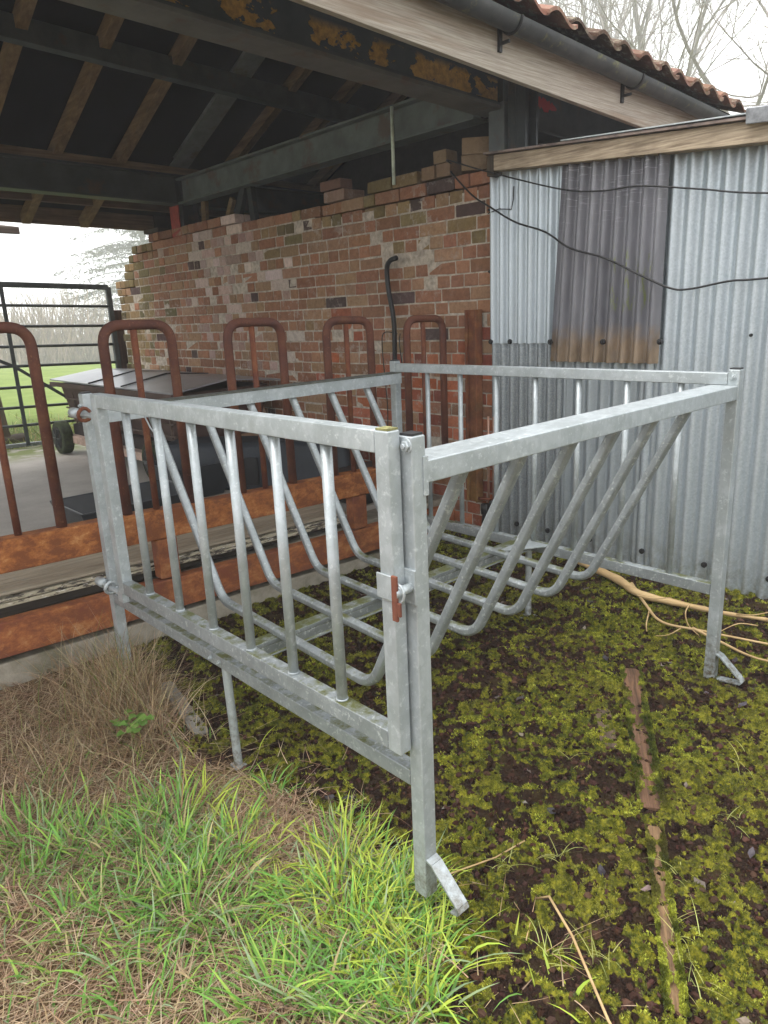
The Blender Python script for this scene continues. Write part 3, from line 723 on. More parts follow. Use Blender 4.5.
t = NT('tinted_plastic'); s_ = t.sep(); zz = s_[2]; yy = s_[1]
c = t.mix(t.val(t.noise(1,4,.6,t.pos((5,8,1.5))),.35,.65), (.10,.10,.115), (.185,.185,.205))
fr = t.math('MULTIPLY', t.val(zz,1.55,1.38), 1.); fr = t.val(t.math('ADD', fr, t.math('MULTIPLY', t.math('SUBTRACT', t.noise(14,4),.5), 1.3)), .2,.95)
c = t.mix(fr, c, t.ramp(t.noise(1,5,.6,t.pos((6,22,5))), [(.3,(.11,.075,.045)),(.7,(.27,.20,.14))]))
gm = t.math('MULTIPLY', t.val(t.noise(1,5,.7,t.pos((40,40,9))),.56,.64), t.math('MULTIPLY', t.val(zz,1.95,1.85), t.math('MULTIPLY', t.val(zz,1.5,1.6), t.math('MULTIPLY', t.val(yy,1.10,1.02), t.val(yy,.80,.84)))))
c = t.mix(gm, c, (.12,.14,.04))
sc_ = t.math('MULTIPLY', t.val(t.noise(1,5,.7,t.pos((3,9,60)),1.5),.57,.66,0,.55), t.val(zz,2.0,2.2)); c = t.mix(sc_, c, (.48,.47,.50))
t.bump(t.noise(60,3),.0006,.4)
M_TP = t.set(c, .28, 0, .5)
corr('clear_panel', 2.658, .765, 1.45, 1.295, 2.4, .084, M_TP, .022, 2.2, lambda y: zb(y)+.03, .06)
M_BLK = m_plain('black_rubber', (.012,.012,.013), .5)
def screw(y, z, X=2.68, r=.016):
    MB().tube([(X+.01,y,z),(X-.004,y,z)], r, 14).tube([(X-.004,y,z),(X-.013,y,z)], r*.6, 10).build('screw', M_BLK, LT, bevel=.002)
for y in (1.93,1.775,1.44,1.085,.745): screw(y, 1.412, 2.636 if .74 < y < 1.45 else 2.678)
screw(1.945, 1.85, 2.69, .009); screw(1.945, 2.22, 2.69, .009); screw(.30,1.44,2.69,.008)
for y in (1.72,1.47,1.16,.81,.44,.10): screw(y, .20, 2.69)
M_TB = m_wood('weathered_timber', (.14,.10,.065), (.54,.44,.32), 1, 1.7)
m = MB().hexa([(2.60,-1.6,zb(-1.6)),(2.68,-1.6,zb(-1.6)),(2.68,1.84,zb(1.84)),(2.60,1.84,zb(1.84)),(2.60,-1.6,zb(-1.6)+.108),(2.68,-1.6,zb(-1.6)+.108),(2.68,1.84,zb(1.84)+.088),(2.60,1.84,zb(1.84)+.088)])
m.build('top_board', M_TB, LT, bevel=.004)
MB().box(2.61,2.70,1.842,1.90,2.40,2.51).build('end_block', m_wood('dark_end', (.03,.025,.02),(.09,.07,.05),2), LT, bevel=.003)
m = MB().hexa([(2.575,-1.6,zb(-1.6)+.112),(5.2,-1.6,zb(-1.6)+.112),(5.2,1.90,zb(1.90)+.092),(2.575,1.90,zb(1.90)+.092),(2.575,-1.6,zb(-1.6)+.124),(5.2,-1.6,zb(-1.6)+.124),(5.2,1.90,zb(1.90)+.104),(2.575,1.90,zb(1.90)+.104)])
m.build('roof_sheet', m_plain('roof_sheet_rusty', (.22,.17,.15), .7, .2, .5, 9), LT)
m = MB().hexa([(2.57,-.1,zb(-.1)+.126),(2.70,-.1,zb(-.1)+.126),(2.70,1.35,zb(1.35)+.110),(2.57,1.35,zb(1.35)+.110),(2.57,-.1,zb(-.1)+.132),(2.70,-.1,zb(-.1)+.132),(2.70,1.35,zb(1.35)+.116),(2.57,1.35,zb(1.35)+.116)])
m.build('flashing', m_galv('flashing_zinc', .6), LT)
m = MB().hexa([(2.563,-.6,zb(-.6)+.075),(2.72,-.6,zb(-.6)+.145),(2.72,.36,zb(.36)+.15),(2.563,.36,zb(.36)+.075),(2.555,-.6,zb(-.6)+.14),(2.72,-.6,zb(-.6)+.165),(2.72,.36,zb(.36)+.162),(2.555,.36,zb(.36)+.145)])
m.build('lead_cap', m_plain('lead', (.28,.29,.31), .5, .4, .3, 30), LT, bevel=.01)
MB().tube([(2.684,1.95,2.20),(2.680,1.86,2.215),(2.672,1.76,2.20),(2.68,1.75,2.26),(2.69,1.755,2.33)], .0035, 6).build('wire_staple', M_BLK, LT)
MB().box(5.0,5.05,-1.6,1.97,0,2.2).build('back_wall', M_C3, LT)
MB().box(2.73,5.0,-1.65,-1.61,0,2.2).build('side_wall', M_C3, LT)

def smooth_path(pts, n=8):
    P = [Vector(q) for q in pts]; out = []
    for i in range(len(P)-1):
        for k in range(n):
            t_ = k/n; a_ = P[max(i-1,0)]; b_ = P[i]; c_ = P[i+1]; d_ = P[min(i+2,len(P)-1)]
            out.append(.5*((2*b_)+(c_-a_)*t_+(2*a_-5*b_+4*c_-d_)*t_*t_+(3*b_-a_-3*c_+d_)*t_**3))
    out.append(P[-1]); return out
w1 = [(2.735,2.30,2.55),(2.62,2.22,2.545),(2.59,1.883,2.424),(2.62,1.38,2.257),(2.62,1.125,2.211),(2.62,.892,2.203),(2.62,.574,2.143),(2.62,.254,2.081),(2.62,-.6,1.98)]
w2 = [(2.74,2.30,2.50),(2.70,2.26,2.48),(2.64,2.043,2.316),(2.62,1.884,2.226),(2.62,1.693,2.118),(2.62,1.476,2.039),(2.62,1.305,1.935),(2.62,1.08,1.863),(2.62,.868,1.761),(2.62,.697,1.685),(2.62,.591,1.675),(2.62,.394,1.702),(2.62,.219,1.705),(2.62,-.6,1.74)]
tag(MB().tube(smooth_path(w1), .0045, 8).build('cable', M_BLK, smooth=True), 'upper black cable strung nearly level across the corrugated wall', 'cable')
tag(MB().tube(smooth_path(w2), .0055, 8).build('cable', M_BLK, smooth=True), 'lower black cable sagging diagonally across the corrugated wall', 'cable')

# channel post, tap with pipes, hose against the brick wall
m = MB().box(2.675,2.735,2.135,2.150,.30,1.62).box(2.70,2.735,2.06,2.1345,.30,1.62).box(2.665,2.735,2.045,2.059,.30,1.62)
tag(m.build('channel_post', m_rust('olive_rust', .35, (.13,.10,.035)), bevel=.002), 'olive and rust coloured steel channel standing against the right end of the brick wall', 'steel post')
TP = empty('water_tap', (2.66,1.95,0), 'black water tap under two copper pipes at the corner of the wall', 'tap')
for dy in (0,.045): MB().tube([(2.67,1.90+dy,.33),(2.67,1.90+dy,.92)], .008, 8).build('pipe', m_plain('copper_pipe', (.55,.33,.24), .4, .6), TP, smooth=True)
MB().tube([(2.65,1.97,0),(2.65,1.965,.20),(2.65,1.95,.27)], .022, 10).tube([(2.65,1.95,.25),(2.65,1.90,.33),(2.65,1.87,.34)], .020, 10).tube([(2.65,1.955,.24),(2.65,1.955,.31)], .034, 10).build('valve', M_BLK, TP, smooth=True)
MB().tube([(2.655,2.02,.34),(2.655,1.92,.345)], .012, 8).build('red_fitting', RUSTM, TP, smooth=True)
tag(MB().tube(smooth_path([(2.66,2.77,2.0),(2.67,2.85,1.985),(2.68,2.895,1.93),(2.68,2.885,1.78),(2.68,2.85,1.62),(2.68,2.84,1.48),(2.68,2.85,1.20),(2.68,2.86,.8),(2.68,2.86,.3)]), .018, 10).build('hose', M_BLK, smooth=True), 'stiff black hose pipe rising up the brick wall with a hooked end', 'hose')
tag(MB().tube(smooth_path([(2.70,2.83,1.47),(2.66,2.93,1.48),(2.68,2.98,1.36),(2.70,2.97,.9),(2.69,2.99,.6)]), .004, 6).tube(smooth_path([(2.70,2.80,1.47),(2.65,2.76,1.40),(2.69,2.78,1.25)]), .004, 6).build('tie_wire', M_BLK, smooth=True), 'thin black tie wire looped round the hooked hose', 'wire')

# ------------------------------------------------------------------ CATTLE SHED (roof, steel, columns)
CS = empty('cattle_shed', (0,4,0), 'open fronted cattle shed with steel beams, timber rafters and a clay tiled roof', 'shed')
zs = -.045
def paint(name, base, rust=.5, lo=.58):
    t = NT(name); n = t.noise(3.5,6,.65)
    c = t.mix(t.val(t.noise(6,5,.6),.35,.7), tuple(x*.75 for x in base), tuple(x*1.25 for x in base))
    c = t.mix(t.val(n,lo,lo+.08,0,rust), c, (.10,.05,.025)); t.bump(t.noise(60,4),.001,.6)
    return t.set(c, .6, .1, .4)
M_ST = paint('grey_green_painted_steel', (.045,.055,.055)); 
# near beam with flaking ochre patches
t = NT('flaking_blue_grey_paint'); s_ = t.sep()
c = t.mix(t.val(t.noise(6,5,.6),.35,.7), (.03,.038,.042), (.06,.07,.07))
band = t.math('ADD', s_[2], t.math('MULTIPLY', s_[0], .03))
bm = t.math('MULTIPLY', t.val(band,2.93,2.95), t.val(band,3.09,3.05))
pm = t.math('MULTIPLY', bm, t.val(t.noise(1,6,.6,t.pos((3.6,1,6)),.2),.49,.50))
c = t.mix(pm, c, t.ramp(t.noise(30,5,.7), [(.3,(.20,.10,.02)),(.6,(.52,.29,.05))]))
t.bump(t.math('MULTIPLY', pm, -1.), .003, 1.); M_NB = t.set(c, .6, .05, .4)
def ibeam_x(x0, x1, y, zbot, zt, fw, mat, name, slope=zs, web=True):
    m = MB(); m.boxs(x0,x1,y-fw/2,y+fw/2,zbot,zbot+.018,slope); m.boxs(x0,x1,y-fw/2,y+fw/2,zt-.018,zt,slope); m.boxs(x0,x1,y-.008,y+.008,zbot+.0185,zt-.0185,slope)
    return m.build(name, mat, CS, bevel=.003)
NB = ibeam_x(-3.5,2.86,2.02,2.907,3.30,.17,M_NB,'front_beam',-.03)
# lower flange of the front beam is worn grey with rust
m = MB().boxs(-3.5,2.86,1.925,2.115,2.885,2.905,-.03); m.build('flange_plate', paint('worn_flange', (.11,.11,.105), .6, .56), NB)
m = MB(); 
ibeam_x(2.93,5.0,2.02,2.87,3.29,.17,paint('dark_steel',(.05,.055,.06)),'front_beam')
t = NT('red_paint_mark'); t.set((.30,.015,.02),.7); MRED = t.m
m = MB(); m.cur = (1,1,1)
rr = random.Random(3); top = []; bot = []
for i in range(25):
    u = i/24; x = 3.14+.36*u; zc_ = 2.93-.02*u; e = math.sin(math.pi*u)**.5
    top.append((x, 2.009, zc_+e*rr.uniform(.02,.05))); bot.append((x, 2.009, zc_-e*rr.uniform(.015,.045)))
m.add(top+bot, [(i,25+i,26+i,i+1) for i in range(24)])
m.build('red_paint_mark', MRED, NB)
# columns
def column(x, y, z0, z1, w, mat):
    m = MB(); m.box(x,x+w,y-.009+w/2,y+.009+w/2,z0,z1); m.box(x,x+.02,y,y+w/2-.0095,z0,z1).box(x,x+.02,y+w/2+.0095,y+w,z0,z1); m.box(x+w-.02,x+w,y,y+w/2-.0095,z0,z1).box(x+w-.02,x+w,y+w/2+.0095,y+w,z0,z1)
    return m.build('column', mat, CS, bevel=.002)
M_DK = paint('dark_painted_column', (.02,.025,.028))
c1 = column(2.78,1.74,2.0,3.2,.13,M_DK)
MB().box(2.78,2.93,1.90,2.02,2.30,2.84).build('packing_plate', paint('grey_plate',(.10,.115,.12)), c1)
c2 = column(2.79,6.02,0.3,3.05,.20,M_DK)
MB().box(2.775,2.786,6.08,6.26,2.30,2.78).build('red_face', m_plain('red_oxide_paint', (.30,.05,.035), .7, 0, .4), c2)
# beam along the brick wall
m = MB(); m.box(2.75,2.90,2.12,6.02,2.78,2.797).box(2.75,2.90,2.12,6.02,3.0,3.017).box(2.815,2.83,2.12,6.02,2.7975,2.9995)
m.build('side_beam', paint('side_beam_paint', (.11,.13,.125), .6, .56), CS, bevel=.002)
# far beam with wall plate, eave boards
ibeam_x(-4.0,2.9,6.12,2.84,3.12,.17,M_ST,'rear_beam',-.02)
ibeam_x(2.98,5.0,6.12,2.84,3.12,.17,M_ST,'rear_beam',-.02)
MB().boxs(-4,5,6.05,6.19,3.122,3.19,-.02).build('wall_plate', m_wood('wall_plate_wood', (.10,.07,.045),(.24,.17,.11),0), CS, bevel=.003)
M_RAF = m_wood('rafter_wood', (.10,.065,.03),(.24,.165,.08),1,.6)
# principal rafter + purlin
fz = lambda y: 3.18 + .42*(6.05-y)
m = MB(); m.beam((2.84,6.15,3.12),(2.84,4.05,4.0),.20,.018,(0,0,1)); m.beam((2.84,6.15,3.30),(2.84,4.05,4.18),.20,.018); m.beam((2.84,6.15,3.21),(2.84,4.05,4.09),.014,.162)
m.build('principal_rafter', paint('rafter_paint',(.16,.18,.175)), CS)
m = MB(); m.boxs(-4,5,4.80,4.812,3.64,3.80,-.045).boxs(-4,5,4.8125,4.90,3.64,3.652,-.045).boxs(-4,5,4.8125,4.90,3.788,3.80,-.045)
m.build('purlin', paint('purlin_paint',(.065,.08,.085)), CS)
# timber rafters on the rear slope and the front slope
for i in range(-6, 7):
    x = 1.62+.60*i
    if i > 2: x -= .05
    if abs(x-2.84) < .12: continue
    dz_ = -.02*x
    MB().beam((x,7.18,3.24+dz_+.42*(6-7.18)),(x,3.93,3.24+dz_+.42*(6-3.93)),.085,.10).build('rafter', M_RAF, CS, bevel=.003)
    MB().beam((x,1.56,3.05-.045*(x-1.5)),(x,3.9,4.08-.02*x),.07,.10).build('rafter', M_RAF, CS, bevel=.003)
# felt / roof underside and pantiles
M_FELT = m_plain('black_felt', (.003,.003,.006), 1., 0, .4, 2, .001, .0)
ez = lambda x: 3.095 - .045*(x-1.5)
def slab(pts, th, name, mat):
    m = MB(); m.hexa([(a,b,c) for a,b,c in pts] + [(a,b,c+th) for a,b,c in pts]); return m.build(name, mat, CS)
rz = lambda x: 4.24 - .02*x
slab([(-4,3.93,rz(-4)),(5.0,3.93,rz(5)),(5.0,7.3,2.84-.1),(-4,7.3,2.84+.08)], .02, 'rear_felt', M_FELT)
slab([(-4,1.45,ez(-4)),(5.0,1.45,ez(5)),(5.0,3.925,rz(5)),(-4,3.925,rz(-4))], .02, 'front_felt', M_FELT)
# rear eave boards
MB().boxs(-4,5,7.20,7.235,2.715,2.90,-.02).build('rear_fascia', m_wood('dark_board',(.07,.045,.025),(.20,.125,.07),0), CS, bevel=.003)
MB().boxs(-4,5,6.75,6.82,2.87,2.95,-.02).build('rear_batten', m_wood('dark_board2',(.07,.045,.03),(.16,.10,.065),0), CS, bevel=.003)
# front fascia, gutter, brackets
fzb = lambda x: 2.90-.045*x
m = MB(); m.boxs(-4,4.95,1.50,1.535,2.90,3.11,-.045)
t = NT('fascia_wood'); g = t.noise(1,8,.7,t.pos((2.5,110,110)),.15); c = t.ramp(g,[(.3,(.20,.17,.14)),(.7,(.52,.47,.40))]); c = t.mix(t.val(t.noise(1,4,.6,t.pos((1.2,5,12))),.52,.66,0,.6), c, (.24,.17,.12)); t.bump(g,.003,.8)
m.build('fascia', t.set(c,.8,0,.25), CS, bevel=.003)
t = NT('gutter_iron'); c = t.mix(t.val(t.noise(5,6,.7),.4,.7), (.03,.034,.037), (.07,.075,.075)); c = t.mix(t.val(t.noise(11,6,.7),.58,.68,0,.7), c, (.17,.17,.06)); t.bump(t.noise(40,4),.001,.6)
MG = t.set(c,.55,.1,.4)
m = MB(); gx = [-4+ .3*i for i in range(30)] + [4.95]; prof = []; r_ = .058
for k in range(13): a_ = math.pi + math.pi*k/12; prof.append((math.cos(a_), math.sin(a_)))
vs = []
gzc = lambda x: 3.138 - .05*x
for x in gx:
    for (a_, b_) in prof: vs.append((x, 1.415+r_*a_, gzc(x)+r_*b_))
m.add(vs, [(i*13+j, i*13+j+1, (i+1)*13+j+1, (i+1)*13+j) for i in range(len(gx)-1) for j in range(12)])
gu = m.build('gutter', MG, CS, smooth=True, solid=.006)
MB().add([(4.951,1.415+r_*a_,gzc(4.95)+r_*b_) for a_,b_ in prof],[tuple(range(13))]).build('gutter_end', MG, gu)
for x in (.3,2.22,3.45): 
    m = MB(); m.tube([(x,1.415+(r_+.006)*a_,gzc(x)+(r_+.006)*b_) for a_,b_ in prof], .009, 6); m.box(x-.012,x+.012,1.485,1.499,gzc(x)-.13,gzc(x)-.02).box(x-.006,x+.006,1.43,1.485,gzc(x)-.10,gzc(x)-.085)
    m.build('gutter_bracket', M_BLK, gu)
for x in (-1.1,1.2,2.9,): MB().tube([(x-.04,1.415,gzc(x)),(x+.04,1.415,gzc(x))], r_+.012, 20).build('gutter_joint', MG, gu, smooth=True) if False else None
# pantiles
t = NT('clay_pantile'); n = t.noise(7,6,.7); c = t.attr('tint'); c = t.mix(t.val(t.noise(22,6,.7),.52,.64,0,.8), c, (.30,.27,.20)); c = t.mix(t.val(n,.56,.68,0,.7), c, (.11,.10,.05)); t.bump(t.noise(90,4),.003,.9)
M_TILE = t.set(c,.85,0,.2)
slope = math.atan2(4.24-3.11, 3.925-1.45); TW = .235; rows = 9; m = MB(); cs_, sn_ = math.cos(slope), math.sin(slope)
for r0 in range(rows):
    s0 = r0*.31
    for k in range(-13, 15):
        x0 = 1.5 + k*TW
        if x0 > 4.85: continue
        if x0 < -1.6: continue
        m.cur = jit(random.choice([(.17,.085,.06),(.13,.07,.05),(.21,.11,.08),(.10,.06,.045)]), .2)
        vs = []; N = 10; jz = random.uniform(-.004,.005); js = random.uniform(-.022,.02)
        for e, (s_a, lift) in enumerate(((s0-.05+js, .034), (s0+.30, .006))):
            for layer in (0, .019):
                for j in range(N+1):
                    u = j/N; x = x0 + (TW+.03)*u; prof_ = .026*math.sin(2*math.pi*(u*1.02-.07)) - .020*u
                    y = 1.40 + s_a*cs_; zc_ = ez(x0) + .03 + s_a*sn_
                    vs.append((x, y, zc_ + lift + prof_ + layer + jz))
        q = N+1; fs = []
        for j in range(N):
            fs += [(q+j, q+j+1, 3*q+j+1, 3*q+j), (j+1, j, 2*q+j, 2*q+j+1), (j, j+1, q+j+1, q+j), (2*q+j+1, 2*q+j, 3*q+j, 3*q+j+1)]
        fs += [(0,q,3*q,2*q),(N,2*q+N,3*q+N,q+N)]
        m.add(vs, fs)
m.build('pantiles', M_TILE, CS, color=True)
m = MB(); m.cur = (.3,.13,.08)
for r0 in range(11):
    ya, yb_ = 7.38-.31*r0, 7.38-.31*(r0+1.1); za = 2.80+.125*r0 + .10; zb_ = 2.80+.125*(r0+1.1) + .09
    m.hexa([(-4,ya,za+.07),(5,ya,za-.02),(5,yb_,zb_-.02),(-4,yb_,zb_+.07),(-4,ya,za+.10),(5,ya,za+.01),(5,yb_,zb_+.0),(-4,yb_,zb_+.10)])
m.build('rear_tiles', M_TILE, CS, color=True)
m = MB(); m.tube([(-4,3.93,4.38),(5,3.93,4.20)], .10, 12); m.cur = (.3,.14,.09); m.c = [m.cur]*len(m.f); m.build('ridge_tiles', M_TILE, CS, color=True)
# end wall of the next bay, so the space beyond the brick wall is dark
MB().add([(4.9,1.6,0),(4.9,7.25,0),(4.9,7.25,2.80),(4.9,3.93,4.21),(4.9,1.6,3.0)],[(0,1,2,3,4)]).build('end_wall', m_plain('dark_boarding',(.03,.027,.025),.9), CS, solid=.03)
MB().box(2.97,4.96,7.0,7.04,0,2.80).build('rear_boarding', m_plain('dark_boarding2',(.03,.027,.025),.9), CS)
# struts near far column, conduit by the near end
tag(MB().tube([(2.735,2.845,2.50),(2.735,2.84,3.0)], .012, 8).build('conduit', m_plain('pale_green_pipe', (.60,.68,.58), .5), smooth=True), 'thin pale green pipe standing between the brick wall top and the beam', 'pipe')
MB().beam((2.86,5.15,2.45),(2.86,4.95,2.80),.05,.08).beam((2.86,4.82,2.45),(2.86,4.85,2.80),.05,.07).build('strut', M_DK, CS)
MB().beam((2.9,5.8,2.40),(2.9,5.75,2.78),.04,.08).beam((2.95,5.55,2.40),(2.95,5.3,2.75),.04,.06).build('strut', M_RAF, CS)

# ------------------------------------------------------------------ things inside the shed
TR = empty('wheeled_feed_bin', (2.05,5.7,.3), 'long brown metal bin on wheels under a grey sheet lid against the brick wall', 'feed bin')
M_BR2 = paint('brown_metal', (.075,.045,.038), .5)
m = MB().hexa([(1.72,4.5,.62),(2.5,4.5,.62),(2.5,6.95,.62),(1.72,6.95,.62),(1.64,4.45,1.05),(2.6,4.45,1.05),(2.6,7.0,1.05),(1.64,7.0,1.05)])
m.build('body', M_BR2, TR, bevel=.01)
m = MB().hexa([(1.57,4.3,1.06),(2.1,4.3,1.13),(2.1,7.08,1.15),(1.57,7.08,1.08),(1.57,4.3,1.072),(2.1,4.3,1.142),(2.1,7.08,1.162),(1.57,7.08,1.092)])
m.hexa([(2.101,4.3,1.13),(2.66,4.3,1.08),(2.66,7.08,1.10),(2.101,7.08,1.15),(2.101,4.3,1.142),(2.66,4.3,1.092),(2.66,7.08,1.112),(2.101,7.08,1.162)])
lid = m.build('lid', m_plain('grey_sheet_lid', (.30,.305,.335), .3, .25, .15, 3), TR)
MB().box(1.565,1.60,4.3,7.08,1.02,1.062).build('lid_edge', M_BR2, lid)
for y in (5.25,6.0): MB().beam((1.57,y,1.09),(2.1,y+.15,1.158),.015,.012).beam((2.1,y+.15,1.158),(2.62,y+.3,1.108),.015,.012).build('strap', M_BLK, lid)
MB().boxs(1.60,1.68,4.5,7.0,.42,.50,0,0).build('chassis', m_plain('tan_chassis', (.42,.30,.24), .7), TR, bevel=.005)
MB().box(1.68,2.5,4.5,6.9,.44,.61).build('underside', m_plain('dark_underframe', (.03,.022,.02), .9), TR)
for y in (6.92, 4.7):
    w = MB().tube([(1.50,y,.475),(1.62,y,.475)], .175, 28).build('wheel', m_plain('mossy_tyre', (.035,.045,.02), .9, 0, .6, 20), TR, bevel=.02)
    MB().tube([(1.495,y,.475),(1.499,y,.475)], .125, 24).build('rim', M_BLK, w)
    m = MB()
    for a in range(6): m.beam((1.49,y,.475),(1.49,y+.11*math.cos(a*1.047),.475+.11*math.sin(a*1.047)),.006,.02,(1,0,0))
    m.build('spokes', m_plain('wheel_grey', (.08,.085,.085), .5), w)
m = MB()
for k in range(9):
    y = 4.55+.27*k; m.box(1.655,1.672,y,y+.018,.63,1.04)
for k in range(4): m.box(1.652,1.668,4.5,6.95,.68+.1*k,.695+.1*k)
m.build('side_mesh', m_plain('rust_mesh',(.10,.07,.055),.8), TR)
# black plastic troughs
M_BP = m_plain('black_plastic', (.022,.026,.031), .38, 0, .3, 5, .0008, .5)
def trough(x0, x1, y0, y1, z0, z1, label, taper=.07, lip=.02, rot=0):
    m = MB(); t_ = taper
    o_ = [(x0+t_,y0+t_,z0),(x1-t_,y0+t_,z0),(x1-t_,y1-t_,z0),(x0+t_,y1-t_,z0)]; tp = [(x0,y0,z1),(x1,y0,z1),(x1,y1,z1),(x0,y1,z1)]
    ip = [(x0+lip,y0+lip,z1),(x1-lip,y0+lip,z1),(x1-lip,y1-lip,z1),(x0+lip,y1-lip,z1)]; ib = [(x0+t_+lip,y0+t_+lip,z0+.02),(x1-t_-lip,y0+t_+lip,z0+.02),(x1-t_-lip,y1-t_-lip,z0+.02),(x0+t_+lip,y1-t_-lip,z0+.02)]
    m.add(o_+tp+ip+ib, [(3,2,1,0)]+[(i,(i+1)%4,4+(i+1)%4,4+i) for i in range(4)]+[(4+i,4+(i+1)%4,8+(i+1)%4,8+i) for i in range(4)]+[(8+i,8+(i+1)%4,12+(i+1)%4,12+i) for i in range(4)]+[(12,13,14,15)])
    return tag(m.build('feed_trough', M_BP, bevel=.008), label, 'trough', 'black plastic troughs on the shed floor')
trough(.38,1.22,3.30,3.88,.30,.50,'open shallow black plastic trough nearest the barrier on the shed floor')
trough(1.26,1.75,3.75,4.3,.30,.56,'black plastic trough with a pale rim between the shallow trough and the big tank')
TK = empty('black_tank', (2.1,3.5,.3), 'large slate black plastic tank lying behind the barrier', 'tank')
m = MB().hexa([(1.34,4.30,.302),(2.38,3.06,.302),(2.70,3.40,.302),(1.75,4.75,.302),(1.44,4.38,.67),(2.46,3.20,.67),(2.66,3.45,.67),(1.78,4.62,.67)])
m.build('body', m_plain('slate_plastic', (.03,.036,.045), .65, 0, .25, 4, .003), TK, bevel=.05, seg=3)
MB().beam((1.78,3.78,.46),(1.90,3.64,.46),.03,.22).build('outlet_recess', M_BLK, TK, bevel=.005)
tag(MB().box(2.05,2.70,2.62,3.0,.302,.52).build('black_box', M_BLK, bevel=.02), 'low black box in the shadowed corner behind the barrier end', 'box')
# tan board leaning behind
tag(MB().hexa([(2.1,4.42,.32),(2.65,4.42,.32),(2.65,4.45,.32),(2.1,4.45,.32),(2.2,4.6,1.0),(2.6,4.6,.98),(2.6,4.63,.98),(2.2,4.63,1.0)]).build('leaning_board', m_wood('tan_board',(.22,.14,.09),(.38,.25,.16),0)), 'tan board leaning against the end of the feed bin', 'board')

# ------------------------------------------------------------------ field gate, posts
FG = empty('field_gate', (1.6,7.72,.3), 'dark steel field gate with nine thin bars across the far side of the shed', 'gate')
M_GT = m_plain('dark_gate_paint', (.07,.08,.082), .5, .2)
gs = -.035; gb = lambda z, x: z + gs*(x-1.4)
gx0, gx1, gy_ = -2.4, 2.62, 7.72
MB().boxs(gx0,gx1,gy_-.022,gy_+.022,2.075,2.135,gs,0,1.4).build('top_bar', M_GT, FG, bevel=.008)
for z_ in (1.885,1.66,1.44,1.225,.99,.765,.56): MB().tube([(gx0,gy_,gb(z_,gx0)),(gx1,gy_,gb(z_,gx1))], .0165, 8).build('bar', M_GT, FG, smooth=True)
MB().boxs(gx0,gx1,gy_-.02,gy_+.02,.315,.36,gs,0,1.4).build('bottom_bar', m_galv('gate_zinc', .3), FG, bevel=.006)
for x in (gx0,gx1): MB().boxs(x-.03,x+.03,gy_-.024,gy_+.024,.29,2.11,gs,0,1.4).build('stile', M_GT, FG, bevel=.006)
for x in (1.42,-.3): MB().box(x-.02,x+.02,gy_-.04,gy_-.024,.33,2.08).build('upright', M_GT, FG)
MB().beam((-.3,gy_-.03,2.08+.05),(1.42,gy_-.03,1.22),.012,.035).beam((1.42,gy_-.03,1.22),(2.58,gy_-.03,.33),.012,.035).build('brace', M_GT, FG)
GP = MB().box(2.70,2.82,7.86,7.98,0,1.80).build('gate_post', m_wood('gatepost_wood',(.05,.03,.025),(.13,.075,.055),2), bevel=.01)
tag(GP, 'dark brown hanging post for the field gate at the far end of the brick wall', 'post')
MB().box(2.655,2.699,7.80,7.9,1.18,1.40).build('hinge', M_BLK, GP)
MB().tube([(2.64,7.75,1.0),(2.74,7.85,1.0)], .02, 8).build('hinge_pin', M_BLK, GP)
tag(MB().box(3.02,3.08,8.5,8.6,0,1.7).build('gate_post', m_wood('pale_post',(.34,.28,.18),(.55,.48,.34),2), bevel=.01), 'slim pale timber post standing just behind the field gate end', 'post')
tag(MB().hexa([(1.42,8.9,.1),(1.60,8.9,.1),(1.60,9.05,.1),(1.42,9.05,.1),(1.36,8.9,1.35),(1.50,8.9,1.35),(1.50,9.05,1.35),(1.36,9.05,1.35)]).build('fence_post', m_wood('old_post',(.07,.055,.04),(.18,.14,.10),2), bevel=.01), 'old dark leaning fence post in the grass beyond the gate', 'post')
tag(MB().tube([(1.2,8.9,.24),(1.75,8.95,.26)], .06, 8).build('log', m_wood('old_log',(.05,.04,.03),(.12,.09,.07),0), smooth=True), 'dark log lying at the foot of the old fence post', 'log')
# outbuilding at the left, only its roof corner shows
OB = empty('outbuilding', (-.6,10.5,0), 'far outbuilding whose dark roof corner pokes in at the left edge', 'outbuilding')
m = MB().hexa([(-4,9.0,2.83),(2.14,9.0,2.77),(2.14,12,3.2),(-4,12,3.2),(-4,9.0,2.93),(2.14,9.0,2.86),(2.14,12,3.3),(-4,12,3.3)])
m.build('roof', m_wood('outbuilding_roof',(.04,.03,.025),(.10,.075,.06),0), OB, bevel=.01)
MB().box(-3.9,-.4,9.6,11.8,0,2.9).build('wall', m_plain('outbuilding_wall',(.2,.17,.15),.9), OB)

# rough grass strip beyond the gate and mossy verge
vp = [(random.uniform(-1,6), 8.0+abs(random.gauss(0,1.4))) for _ in range(5200)]
vz = base_h(np.array([[q[0] for q in vp]]), np.array([[q[1] for q in vp]]))[0]
def place(i):
    x, y = vp[i]
    return (x, y, vz[i], random.uniform(0,6.28), random.uniform(.08,.26), random.uniform(.006,.014), random.uniform(.1,.9), random.uniform(.3,1.4), jit(random.choice([(.25,.28,.05),(.16,.2,.04),(.38,.32,.14),(.10,.12,.03)]),.3))
tag(blades('rough_verge', len(vp), place, M_BLADE, 4), 'rough yellow green verge growing beyond the field gate', 'verge', kind='stuff')

# ------------------------------------------------------------------ far vegetation
M_TWIG = m_plain('bark_grey_brown', (.26,.235,.21), .9, 0, .3, 3)
rv = random.Random(12)
